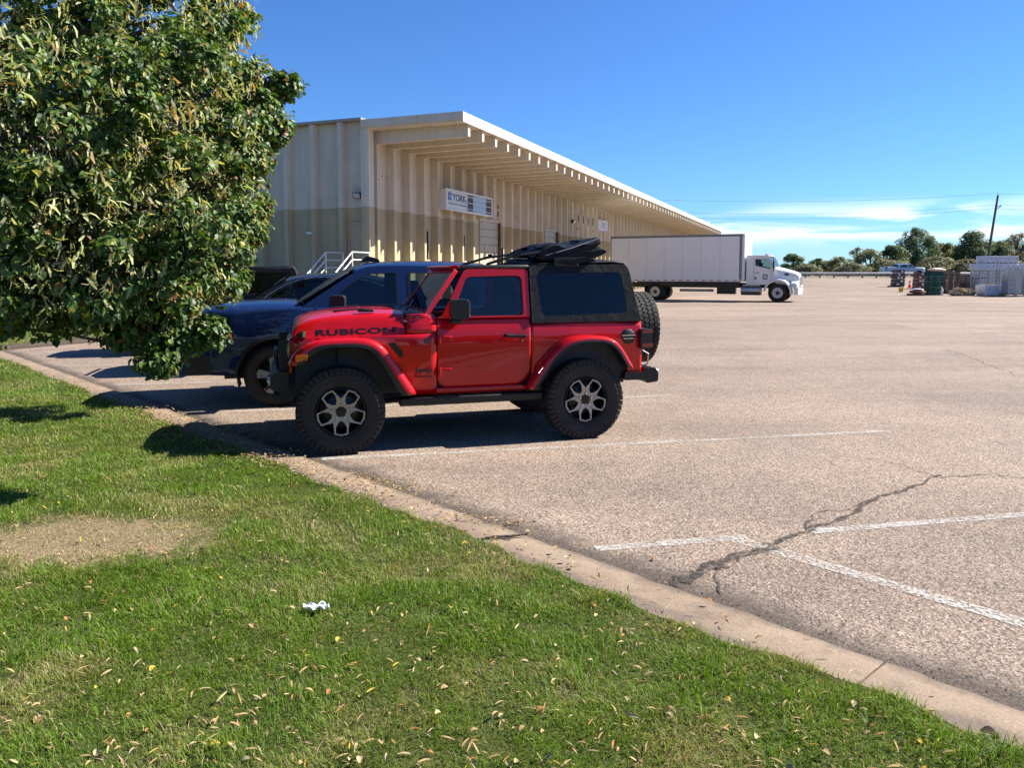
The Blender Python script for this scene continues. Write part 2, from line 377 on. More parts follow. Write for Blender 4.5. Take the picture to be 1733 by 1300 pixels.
def slab(s0, s1):
    m = MB(); rows = []; k = 28
    def pt(s, n, z): q = kp(s, n); return (q[0], q[1], z)
    for i in range(k + 1):
        s = lerp(s0, s1, i / k); j = .012 * math.sin(s * 7.3) + .01 * math.sin(s * 17.1 + 1) + .008 * math.sin(s * 31.0)
        rows.append([pt(s, 2.92, -.02), pt(s, 2.92, .054), pt(s, 3.10, .052), pt(s, 3.355 + .6 * j, .044), pt(s, 3.378 + .8 * j, .026), pt(s, 3.40 + j, -.02)])
    m.grid(rows); m.f += [tuple(range(6)), tuple(len(m.v) - 6 + i for i in range(6))]
    m.build('kerb_slab', M['kerb'], kerb, smooth=True, angle=50)
s0 = -11.0
while s0 < 19.5: slab(s0, s0 + 3.04); s0 += 3.05
far = [Vector((*kp(19.6, 3.1), 0)), Vector((-11.2, 16.9, 0)), Vector((-10.4, 18.6, 0)), Vector((-9.2, 22.5, 0)), Vector((-8.3, 26.5, 0))]
for a, b in zip(far, far[1:]):
    d = (b - a).normalized(); q = Vector((-d.y, d.x, 0)) * .17; m = MB(); b2 = b - d * .02
    m.hexa([a + q + Vector((0, 0, -.02)), a - q + Vector((0, 0, -.02)), b2 - q + Vector((0, 0, -.02)), b2 + q + Vector((0, 0, -.02)), a + q + Vector((0, 0, .09)), a - q + Vector((0, 0, .08)), b2 - q + Vector((0, 0, .08)), b2 + q + Vector((0, 0, .09))])
    m.build('kerb_slab', M['kerb'], kerb, bevel=.02)

# lawn
def kedge(s): return 3.035 + .03 * math.sin(s * 2.1) + .022 * math.sin(s * 5.3 + 1) + .022 * math.sin(s * 13.7) - (.16 if -3.2 < s < -.4 else 0) * max(0, math.sin((s + 3.2) / 2.8 * math.pi))
lawn_out = [kp(s, kedge(s)) for s in np.arange(-13, 19.5, .12)] + [(-11.5, 16.9), (-10.7, 18.7), (-9.5, 22.6), (-8.6, 26.5), (-30, 36), (-60, 36), (-60, -60), (15, -60)]
def lawn_z(x, y): return .062 + .018 * math.sin(x * .9 + 1) * math.sin(y * .7) + .01 * math.sin(x * 2.3) * math.cos(y * 1.9)
t = NT('lawn_soil'); c = t.ramp(t.noise(5, 6, .7), [(.3, (.045, .055, .016)), (.55, (.075, .085, .026)), (.75, (.14, .12, .055))])
bp_ = ground(140, 915, .06); ds = t.n.new('ShaderNodeVectorMath'); ds.operation = 'DISTANCE'; mp = t.n.new('ShaderNodeMapping'); t.l.new(t.coord(), mp.inputs[0]); mp.inputs['Scale'].default_value = (1 / .72, 1 / .42, 0); t.l.new(mp.outputs[0], ds.inputs[0]); ds.inputs[1].default_value = (bp_.x / .72, bp_.y / .42, 0)
wr = t.math('ADD', ds.outputs['Value'], t.math('MULTIPLY', t.math('SUBTRACT', t.noise(4, 7, .7), .5), 1.5))      # one worn bare patch
c = t.mix(t.maprange(wr, .85, 1.25, 1.0, 0.0), c, t.ramp(t.noise(26, 6, .7), [(.3, (.13, .098, .055)), (.7, (.28, .215, .13))]))
t.P(col=c, rough=1, spec=.1); t.bump(t.noise(60, 4), .8, .02); M['soil'] = t.m
m = MB(); tri = tessellate_polygon([[Vector((*p, 0)) for p in lawn_out]]); m.add([(p[0], p[1], .06) for p in lawn_out], [tuple(x) for x in tri])
lawn = m.build('lawn', M['soil']); lawn['kind'] = 'structure'
lawn_np = np.array(lawn_out)
def in_poly(P, poly):
    x, y = P[:, 0], P[:, 1]; ins = np.zeros(len(P), bool); n = len(poly); j = n - 1
    for i in range(n):
        xi, yi = poly[i]; xj, yj = poly[j]
        cnd = ((yi > y) != (yj > y)) & (x < (xj - xi) * (y - yi) / (yj - yi + 1e-12) + xi); ins ^= cnd; j = i
    return ins
# cheap smooth 2-D value noise for tone patches
_tab = nr.random((64, 64))
def vnoise(P, sc):
    q = P * sc; i = np.floor(q).astype(int); f = q - i; f = f * f * (3 - 2 * f); g = lambda a, b: _tab[(i[:, 0] + a) % 64, (i[:, 1] + b) % 64]
    return (g(0, 0) * (1 - f[:, 0]) + g(1, 0) * f[:, 0]) * (1 - f[:, 1]) + (g(0, 1) * (1 - f[:, 0]) + g(1, 1) * f[:, 0]) * f[:, 1]
t = NT('grass_blade'); a = t.n.new('ShaderNodeVertexColor'); a.layer_name = 'tone'
tl = t.n.new('ShaderNodeBsdfTranslucent'); t.set(tl, 'Color', t.mix(1, a.outputs[0], (1.3, 1.25, .6), 'MULTIPLY')); t.P(col=a.outputs[0], rough=.55, spec=.35)
ms = t.n.new('ShaderNodeMixShader'); t.set(ms, 0, .32); t.l.new(t.p.outputs[0], ms.inputs[1]); t.l.new(tl.outputs[0], ms.inputs[2]); t.l.new(ms.outputs[0], t.out.inputs['Surface']); M['grass'] = t.m
BARE = [(ground(140, 915, .06), .62, .36), (ground(690, 1180, .06), .05, .05), (ground(960, 1180, .06), .05, .05), (ground(40, 600, .06), 1.2, .5)]
def grass():
    pts = []
    for d0, d1, dens in ((.9, 4.2, 15000), (4.2, 7, 7000), (7, 11, 3200), (11, 17, 1500), (17, 27, 420)):
        xa, xb = -.72 * d1 - .6, min(.72 * d1 + .6, 4.5); n = int((d1 - d0) * (xb - xa) * dens)
        p = np.column_stack([nr.uniform(xa, xb, n), nr.uniform(d0, d1, n)]); p = p[np.abs(p[:, 0]) < .72 * p[:, 1] + .7]
        p = p[in_poly(p, lawn_out)] if len(p) else p
        pts.append(p)
    P = np.vstack(pts); n = len(P)
    dn = P @ np.array(KN); edge = np.clip((kedge(0) - dn) / .10, 0, 1)
    dry = vnoise(P, 1.7) * .55 + vnoise(P + 31, 5.1) * .45
    bare = np.zeros(n)
    for c, rx, ry in BARE:
        q = np.sqrt(((P[:, 0] - c.x) / rx) ** 2 + ((P[:, 1] - c.y) / ry) ** 2); bare = np.maximum(bare, np.clip((1.45 - q) * 1.3 + (vnoise(P, 9) - .5) * 1.0, 0, 1))
    keep = nr.random(n) > bare * .52; P, dry, bare, edge = P[keep], dry[keep], bare[keep], edge[keep]; n = len(P)
    D = P[:, 1]; tuft = vnoise(P + 7, 6.5)
    h = nr.uniform(.018, .048, n) * (.42 + 1.15 * tuft) * (1 - .6 * bare) ; h *= np.where(nr.random(n) < .04, 1.5, 1)
    w = nr.uniform(.0016, .0032, n) * np.clip(.55 + D / 4.6, 1, 5); th = nr.uniform(0, 2 * np.pi, n)
    flow = vnoise(P + 50, 2.4) * 6.3; la = np.where(nr.random(n) < .5, flow + nr.normal(0, .7, n), nr.uniform(0, 6.3, n)); lean = nr.uniform(.25, 1.35, n) * h
    bx, by = np.cos(th) * w / 2, np.sin(th) * w / 2; lx, ly = np.cos(la) * lean, np.sin(la) * lean
    z0 = np.full(n, .056); V = np.zeros((n, 5, 3), np.float32)
    V[:, 0] = np.column_stack([P[:, 0] - bx, P[:, 1] - by, z0]); V[:, 1] = np.column_stack([P[:, 0] + bx, P[:, 1] + by, z0])
    V[:, 2] = np.column_stack([P[:, 0] - bx * .8 + lx * .35, P[:, 1] - by * .8 + ly * .35, z0 + h * .62]); V[:, 3] = np.column_stack([P[:, 0] + bx * .8 + lx * .35, P[:, 1] + by * .8 + ly * .35, z0 + h * .62])
    V[:, 4] = np.column_stack([P[:, 0] + lx, P[:, 1] + ly, z0 + h * np.clip(1.05 - .3 * lean / h, .5, 1)])
    Fb = np.array([[0, 1, 3], [0, 3, 2], [2, 3, 4]]); Fs = (np.arange(n)[:, None, None] * 5 + Fb[None]).reshape(-1, 3)
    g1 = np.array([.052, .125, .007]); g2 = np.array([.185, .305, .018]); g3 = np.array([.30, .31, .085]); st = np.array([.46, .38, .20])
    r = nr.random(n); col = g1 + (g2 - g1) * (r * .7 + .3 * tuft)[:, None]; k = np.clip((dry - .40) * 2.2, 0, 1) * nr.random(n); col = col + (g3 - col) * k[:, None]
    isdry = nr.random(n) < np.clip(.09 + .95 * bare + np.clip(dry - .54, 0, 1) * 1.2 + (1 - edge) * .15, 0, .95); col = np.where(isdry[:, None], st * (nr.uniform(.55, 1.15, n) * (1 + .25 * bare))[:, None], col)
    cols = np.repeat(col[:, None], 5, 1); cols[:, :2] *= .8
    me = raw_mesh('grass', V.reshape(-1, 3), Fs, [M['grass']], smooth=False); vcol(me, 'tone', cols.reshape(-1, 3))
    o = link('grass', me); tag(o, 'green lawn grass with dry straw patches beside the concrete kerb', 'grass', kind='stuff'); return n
grass()

# ================================================================== warehouse
BL = 76.0; PITCHW = 1.18; RIB0 = .55; NB = 64
def wall_mat(name, band=True):
    t = NT(name); co = t.coord(); s = t.n.new('ShaderNodeSeparateXYZ'); t.l.new(co, s.inputs[0])
    up = (.66, .59, .48); lo = (.47, .395, .25)
    c = up
    if band:
        c = t.mix(t.maprange(s.outputs[2], 3.985, 4.0, 1.0, 0.0), up, lo)
    geo = t.n.new('ShaderNodeNewGeometry')
    c = t.mix(.8, c, t.ramp(t.noise(1.2, 6, .65, vec=geo.outputs['Position']), [(.3, .88), (.7, 1.07)]), 'MULTIPLY')
    mp = t.n.new('ShaderNodeMapping'); t.l.new(geo.outputs['Position'], mp.inputs[0]); mp.inputs['Scale'].default_value = (5, 5, .35)
    c = t.mix(.55, c, t.ramp(t.noise(1.0, 6, .7, vec=mp.outputs[0]), [(.35, .80), (.6, 1.03)]), 'MULTIPLY')
    oi = t.n.new('ShaderNodeObjectInfo'); c = t.mix(.7, c, t.ramp(oi.outputs['Random'], [(0, .93), (1, 1.05)]), 'MULTIPLY')
    t.P(col=c, rough=.85, spec=.3); t.bump(t.noise(22, 5, .6, vec=geo.outputs['Position']), .12, .01); return t.m
M['wall'] = wall_mat('painted_concrete_two_tone'); M['soffit'] = wall_mat('painted_concrete_cream', False)
M['coping'] = pm('white_metal_fascia', (.72, .70, .65), .5, .0, var=.06)
bld = empty('warehouse', (-4.95, 27, 0), R_(68.5), 'long low cream and tan ribbed concrete warehouse with deep cantilevered eave', 'warehouse')
D1 = (10.1, 12.3); D2 = (19.5, 21.5); D3 = (40.5, 42.7)
DOORS = (D1, D2, D3)
FL = .34        # the flat skin lies this far behind the rib faces
pan = MB(); pan.box(0, PITCHW - .004, FL, FL + .12, 0, 6.66); pan_me = pan.mesh('wall_panel', M['wall'])
rb = MB(); rb.hexa([(0, .03, 0), (.16, .03, 0), (.20, FL - .002, 0), (-.04, FL - .002, 0), (0, .03, 6.28), (.16, .03, 6.28), (.20, FL - .002, 6.28), (-.04, FL - .002, 6.28)])
rib_me = rb.mesh('rib', M['wall'])
rs = MB(); rs.hexa([(0, .03, 4.22), (.16, .03, 4.22), (.20, FL - .002, 4.22), (-.04, FL - .002, 4.22), (0, .03, 6.28), (.16, .03, 6.28), (.20, FL - .002, 6.28), (-.04, FL - .002, 6.28)])
rib_s = rs.mesh('rib', M['wall'])
# roof beams: tapered tip, deeper at the wall
bm_ = MB(); prof = [(-3.52, 6.655), (-3.52, 6.27), (-3.50, 6.25), (.6, 6.20), (.6, 6.655)]
bm_.plate(prof, lambda a, b, t: (t, a, b), 0, .17); beam_me = bm_.mesh('beam', M['soffit'])
for k in range(NB):
    s = RIB0 + PITCHW * k
    if k == 0: m = MB(); m.box(.31, RIB0 - .004, FL, FL + .12, 0, 6.66); m.build('wall_panel', M['wall'], bld)
    link('wall_panel', pan_me, bld, (s, 0, 0))
    indoor = any(a - .1 < s + .08 < b + .05 for a, b in DOORS)
    link('rib', rib_s if indoor else rib_me, bld, (s, 0, 0)); link('beam', beam_me, bld, (s, 0, 0))
m = MB(); m.box(0, BL, -3.56, .33, 6.66, 6.90); m.build('canopy', M['soffit'], bld); m = MB(); m.box(.43, BL, .334, 32, 6.66, 6.90); m.build('roof', M['soffit'], bld)
m = MB(); m.box(-.03, BL + .03, -3.62, -3.565, 6.63, 6.96); m.build('fascia', M['coping'], bld, bevel=.01)
m = MB(); m.box(-.05, -.004, -3.62, 0.3, 6.70, 6.97); m.build('fascia', M['soffit'], bld)
m = MB(); m.box(-.01, .44, .304, 32, 6.974, 7.06); m.build('coping', pm('grey_coping', (.30, .28, .25), .5), bld)
# gable end
gp = MB(); gp.box(.30, .42, 0, PITCHW - .004, 0, 6.97); gp_me = gp.mesh('wall_panel', M['wall'])
gr = MB(); gr.hexa([(.02, 0, 0), (.298, -.04, 0), (.298, .20, 0), (.02, .16, 0), (.02, 0, 6.96), (.298, -.04, 6.96), (.298, .20, 6.96), (.02, .16, 6.96)]); gr_me = gr.mesh('rib', M['wall'])
for k in range(27):
    link('wall_panel', gp_me, bld, (0, .3 + PITCHW * k if k else .3, 0)); link('rib', gr_me, bld, (0, -.02 + 1.17 * k + (.06 if k == 0 else 0), 0))
m = MB(); m.box(.024, .312, .10, .36, 0, 6.655); m.build('corner_column', M['wall'], bld)
m = MB(); m.box(BL - 1, BL, .5, 32, 0, 6.65); m.box(.5, BL - 1, 31, 32, 0, 6.65); m.build('back_wall', M['wall'], bld)
# gable door, landing light, slits
M['door_tan'] = pm('tan_door', (.40, .335, .22), .6, var=.06); M['frame_dark'] = pm('brown_frame', (.10, .07, .05), .6)
def man_door(t0, t1, z0, z1):
    m = MB(); m.box(.255, .298, t0, t1, z0, z1); d = m.build('door', M['door_tan'], bld, bevel=.006)
    m = MB(); m.box(.235, .297, t0 - .06, t0 - .003, z0, z1 + .06); m.box(.235, .297, t1 + .003, t1 + .06, z0, z1 + .06); m.box(.235, .297, t0 - .003, t1 + .003, z1 + .003, z1 + .06); m.build('door_frame', M['wall'], d)
    m = MB(); m.tube([(.19, t1 - .1, z0 + 1.0), (.19, t1 - .2, z0 + 1.0)], .014); m.box(.19, .253, t1 - .11, t1 - .09, z0 + .99, z0 + 1.01); m.build('handle', M['steel'], d)
man_door(.25, 1.02, 1.3, 3.40)
def slit(s0, s1, z0, z1):
    m = MB(); m.box(s0, s1, FL - .03, FL - .002, z0, z1); w = m.build('window', M['dark_glass'], bld)
    w.data.materials[0] = M['slit_glass']
    m = MB(); b = .04
    m.box(s0 - b, s0 - .002, FL - .07, FL - .001, z0 - b, z1 + b); m.box(s1 + .002, s1 + b, FL - .07, FL - .001, z0 - b, z1 + b); m.box(s0 - .002, s1 + .002, FL - .07, FL - .001, z1 + .002, z1 + b); m.build('frame', M['black_trim'], w)
    m = MB(); m.box(s0 - .06, s1 + .06, FL - .14, FL - .001, z0 - .12, z0 - .042); m.build('sill', M['wall'], w)
M['slit_glass'] = pm('slit_glass', (.012, .014, .016), .06, spec=.8)
for s0 in (4.30, 7.84, 15.0, 17.4, 23.3): slit(s0, s0 + .52, 2.25, 3.33)
# sectional doors
M['sectional'] = pm('sectional_door', (.44, .385, .28), .55, var=.05)
for a, b in DOORS:
    m = MB(); m.box(a, b, FL - .01, FL - .003, 1.2, 4.12); g = m.build('garage_door', M['sectional'], bld); n = 8
    for i in range(n):
        z0 = 1.2 + 2.92 * i / n; m = MB(); m.box(a + .02, b - .02, FL - .06, FL - .012, z0 + .008, z0 + 2.92 / n - .008); m.build('door_section', M['sectional'], g, bevel=.008)
    m = MB(); m.box(a - .14, b + .14, FL - .10, FL - .002, 4.125, 4.22); m.build('lintel', M['soffit'], g)
    m = MB(); m.box(b + .003, b + .12, FL - .20, FL - .002, .9, 4.12); m.build('jamb', M['frame_dark'], g)
    for q in (.25, .75):
        m = MB(); m.box(lerp(a, b, q) - .04, lerp(a, b, q) + .04, FL - .14, FL - .062, 2.68, 2.95); m.build('bracket', M['soffit'], g)
# dark address numerals fixed along the ribs
for i, s in enumerate((25.35, 26.53, 27.71, 28.89)):
    m = MB(); m.box(s - .012, s + .10, .0, .028, 4.92, 5.42); m.build('address_numeral', M['black_trim'], bld)
for s in (25.35, 28.9): m = MB(); m.box(s, s + .09, .0, .028, 4.45, 4.6); m.build('address_numeral', M['black_trim'], bld)
for z0, z1 in ((4.78, 4.95), (4.40, 4.66)): m = MB(); m.tube([(11.63, .01, z1), (11.69, .01, (z0 + z1) / 2 + .03), (11.66, .01, z0)], .028); m.build('address_numeral', M['black_trim'], bld)
# roof unit at the far end
ru = empty('roof_vent', (0, 0, 0), 0, 'small tan vent box standing on the far roof edge of the warehouse', 'vent'); ru.matrix_world = bld.matrix_basis.copy()
m = MB(); m.box(69.2, 70.2, -2.6, -1.4, 6.9, 7.5); m.build('housing', pm('vent_tan', (.42, .30, .24), .6), ru, bevel=.03)
m = MB(); m.box(69.1, 70.3, -2.7, -1.3, 7.5, 7.56); m.build('cap', M['coping'], ru)

def on_bld(name, label, cat, group=None):
    o = empty(name, bld.location, R_(68.5), label, cat, group); return o
# ---- text helper
def text_mesh(body, size, name='lettering', mat=None, bold=0.0, extrude=.002, sx=1.0, shear=0.0, spacing=1.0):
    cu = bpy.data.curves.new(name, 'FONT'); cu.body = body; cu.size = size; cu.offset = bold; cu.extrude = extrude; cu.shear = shear; cu.space_character = spacing
    ob = bpy.data.objects.new(name, cu); C.objects.link(ob); dg = bpy.context.evaluated_depsgraph_get(); me = bpy.data.meshes.new_from_object(ob.evaluated_get(dg))
    bpy.data.objects.remove(ob); bpy.data.curves.remove(cu)
    co = np.zeros(len(me.vertices) * 3, np.float32); me.vertices.foreach_get('co', co); co = co.reshape(-1, 3); co[:, 0] *= sx; co[:, 0] -= co[:, 0].min(); co[:, 1] -= co[:, 1].min()
    me.vertices.foreach_set('co', co.ravel()); me.name = name; me.materials.clear()
    if mat: me.materials.append(mat)
    return me, float(co[:, 0].max()), float(co[:, 1].max())
def put_text(me, parent, origin, xdir, zdir, name='lettering', fit=None):
    """lay text: its x axis along xdir, its y axis along zdir"""
    x = Vector(xdir).normalized(); z = Vector(zdir).normalized(); n = x.cross(z)
    o = link(name, me, parent); mt = Matrix((x, z, n)).transposed().to_4x4(); mt.translation = Vector(origin); o.matrix_local = mt
    if fit: o.scale = (fit[0], fit[1], 1)
    return o
# ---- cabinet sign
sg = on_bld('cabinet_sign', 'broken white cabinet sign reading YORK, its cover missing over tubes', 'sign')
M['sign_white'] = pm('sign_white', (.66, .66, .64), .4, var=.05); M['sign_blue'] = pm('sign_blue_grey', (.36, .46, .58), .35, var=.06); M['navy'] = pm('sign_navy', (.02, .035, .11), .4); M['logo_blue'] = pm('logo_blue', (.03, .09, .28), .4)
m = MB(); m.box(5.42, 10.25, -.22, .026, 4.30, 5.14); m.build('cabinet', M['sign_white'], sg)
m = MB(); y0, y1 = -.29, -.222
m.box(5.40, 10.27, y0, y1, 5.08, 5.16); m.box(5.40, 10.27, y0, y1, 4.28, 4.36); m.box(5.40, 5.48, y0, y1, 4.362, 5.078); m.box(10.19, 10.27, y0, y1, 4.362, 5.078); m.build('frame', M['sign_white'], sg)
m = MB(); m.box(5.5, 7.55, -.26, -.223, 4.37, 5.07); m.build('face_panel', M['sign_white'], sg)
dk = pm('sign_dark', (.05, .055, .06), .6)
m = MB(); m.box(7.56, 8.14, -.232, -.223, 4.37, 5.07); m.build('open_back', dk, sg); m = MB(); m.box(9.62, 10.18, -.232, -.223, 4.37, 5.07); m.build('open_back', dk, sg)
for z in (4.46, 4.72, 4.98):
    m = MB(); m.tube([(7.58, -.25, z), (8.14, -.25, z)], .022); m.build('tube', M['sign_white'], sg); m = MB(); m.tube([(9.63, -.25, z), (10.17, -.25, z)], .022); m.build('tube', M['sign_white'], sg)
for i in range(3):
    z = 4.375 + .232 * i; m = MB(); m.box(8.15, 9.61, -.255, -.223, z + .008, z + .224); m.build('back_panel', M['sign_blue'], sg)
m = MB(); m.box(7.38, 7.54, -.266, -.261, 4.42, 4.86); m.build('tear', M['sign_blue'], sg)
me, w_, h_ = text_mesh('YORK', 1, mat=M['navy'], bold=.035); put_text(me, sg, (6.02, -.262, 4.70), (1, 0, 0), (0, 0, 1), fit=(1.38 / w_, .30 / h_))
me, w_, h_ = text_mesh('Heating and Air Conditioning', 1, mat=M['navy'], bold=.012); put_text(me, sg, (5.66, -.262, 4.50), (1, 0, 0), (0, 0, 1), fit=(1.72 / w_, .11 / h_))
m = MB(); m.box(5.62, 5.96, -.266, -.2605, 4.70, 5.02); m.build('emblem', M['logo_blue'], sg)
m = MB()
for k in range(6):
    a = R_(60 * k); m.plate([(5.79 + .02 * math.cos(a - .9), 4.86 + .02 * math.sin(a - .9)), (5.79 + .115 * math.cos(a), 4.86 + .115 * math.sin(a)), (5.79 + .02 * math.cos(a + .9), 4.86 + .02 * math.sin(a + .9))], lambda a_, b_, t: (a_, t, b_), -.269, -.2665)
m.build('snowflake', M['sign_white'], sg)
m = MB(); m.box(5.66, 7.36, -.2645, -.2605, 4.645, 4.655); m.build('rule', M['navy'], sg)
# ---- notice board further along
s2 = on_bld('wall_sign', 'small white notice board with blue print and red border on the warehouse ribs', 'sign')
m = MB(); m.box(30.2, 32.7, -.06, .027, 4.62, 5.45); m.build('board', M['sign_white'], s2, bevel=.01)
m = MB(); m.box(30.25, 32.65, -.066, -.061, 4.65, 4.70); m.build('red_stripe', pm('notice_red', (.5, .06, .06), .5), s2)
m = MB()
for r, (a, b) in enumerate(((30.45, 30.95), (31.0, 32.2), (30.9, 32.0), (31.0, 31.9), (30.5, 32.4))): m.box(a, b, -.066, -.0605, 5.30 - .11 * r, 5.35 - .11 * r)
m.build('print', pm('notice_blue', (.16, .22, .42), .5), s2)
# ---- lamps and camera on the walls
def wall_pack(name, label, s, t, z, axis):
    o = on_bld(name, label, 'lamp')
    def T(a, d, h): return (s + a, t - d, z + h) if axis == 's' else (s - d, t + a, z + h)
    m = MB(); m.hexa([T(-.16, 0, -.1), T(.16, 0, -.1), T(.16, .12, -.1), T(-.16, .12, -.1), T(-.16, 0, .12), T(.16, 0, .12), T(.16, .2, .10), T(-.16, .2, .10)]); m.build('housing', M['black_trim'], o, bevel=.01)
    m = MB(); m.hexa([T(-.13, .125, -.09), T(.13, .125, -.09), T(.13, .135, -.09), T(-.13, .135, -.09), T(-.13, .198, .07), T(.13, .198, .07), T(.13, .208, .07), T(-.13, .208, .07)]); m.build('lens', M['lamp_glass'], o)
wall_pack('wall_lamp', 'black wall-pack lamp with pale lens on the shaded gable above the door', .295, .62, 4.40, 't')
wall_pack('wall_lamp', 'black bracket lamp under the eave beside the YORK sign', 3.18, .335, 4.95, 's')
wall_pack('wall_lamp', 'small dark flood lamp on the ribs before the four dark numerals', 24.0, .03, 4.9, 's')
o = on_bld('security_camera', 'white dome security camera on the warehouse corner panel', 'camera'); m = MB(); m.lathe([(.085, 0), (.085, -.05), (.07, -.05), (.06, -.09), (.03, -.115), (0, -.12)], (1.15, FL - .002, 5.2), 'y', 16); m.build('dome', M['white_paint'], o, smooth=True); m = MB(); m.lathe([(.03, -.10), (.028, -.135), (0, -.14)], (1.19, FL, 5.18), 'y', 10); m.build('lens', M['black_trim'], o)
o = on_bld('door_buzzer_lamp', 'small pale bracket light on the shaded gable wall', 'lamp'); m = MB(); m.box(.10, .298, 2.45, 2.75, 3.08, 3.16); m.build('arm', M['steel'], o); m = MB(); m.tube([(.28, 2.5, 3.08), (.28, 2.5, 2.6)], .012); m.build('conduit', M['frame_dark'], o)
# ---- steel stair to the gable door
st = on_bld('metal_stair', 'white steel stair with pipe handrails rising to the gable door', 'stair'); WHT = M['white_paint']
m = MB(); m.box(-1.1, 0, .02, 1.12, 1.22, 1.30); m.build('landing', M['steel'], st)
for i in range(6): m = MB(); m.box(-1.1 - .28 * (i + 1), -1.1 - .28 * i - .01, .06, 1.08, 1.06 - .185 * i, 1.10 - .185 * i); m.build('tread', M['steel'], st)
for t_ in (.03, 1.09):
    m = MB()
    for dz in (0, .26, .52, .78): m.tube([(-.03, t_, 2.38 - dz), (-1.1, t_, 2.38 - dz), (-2.85, t_, 1.16 - dz * .9)], .024)
    for s_, z_ in ((-.05, 2.38), (-1.1, 2.38), (-2.0, 1.75), (-2.85, 1.16)): m.tube([(s_, t_, z_), (s_, t_, max(0, z_ - 1.2))], .024)
    m.build('handrail', WHT, st); m = MB(); m.bar((-1.1, t_, 1.18), (-2.85, t_, .05), .05, .2); m.build('stringer', M['steel'], st)
for s_ in (-.1, -1.05):
    for t_ in (.06, 1.06): m = MB(); m.box(s_ - .04, s_ + .04, t_ - .04, t_ + .04, 0, 1.22); m.build('leg', M['steel'], st)

# ================================================================== wheels
def tyre_mb(r, w, rim, lugs=0):
    m = MB(); q = r - .010 if lugs else r
    m.lathe([(rim - .012, .05 * w), (rim + .005, .10 * w), (rim + .02, .06 * w), (lerp(rim, q, .45), .004), (lerp(rim, q, .7), 0), (q - .03, .02), (q - .008, .045), (q, .075), (q, w - .075), (q - .008, w - .045), (q - .03, w - .02), (lerp(rim, q, .6), w), (rim, w * .9)], (0, 0, 0), 'y', 64 if lugs else 40)
    if lugs:
        for row, (y0, y1, ph, rot) in enumerate(((.012, .075, 0, .12), (.085, .138, .5, -.5), (.147, .200, .12, .5), (.210, .273, .6, -.12))):
            y0, y1 = y0 * w / .285, y1 * w / .285
            for k in range(lugs):
                a = 2 * math.pi * (k + ph) / lugs; rad = Vector((math.cos(a), 0, math.sin(a))); tan = Vector((-math.sin(a), 0, math.cos(a))); ax = Vector((0, 1, 0))
                d = tan * math.cos(rot) + ax * math.sin(rot); e = ax * math.cos(rot) - tan * math.sin(rot)
                L = 2 * math.pi * r / lugs * (.84 if row in (0, 3) else .78); Mx = Matrix((d, e, rad)).transposed()
                m.obox(rad * (q + .000) + ax * (y0 + y1) / 2, (L, y1 - y0, .022), Mx)
                if row == 0: m.obox(rad * (q - .028) + ax * .010, (L * .9, .012, .045), Mx)
                if row == 3: m.obox(rad * (q - .028) + ax * (w - .010), (L * .9, .018, .05), Mx)
    return m
def polar(r, a): return (r * math.cos(R_(a)), r * math.sin(R_(a)))
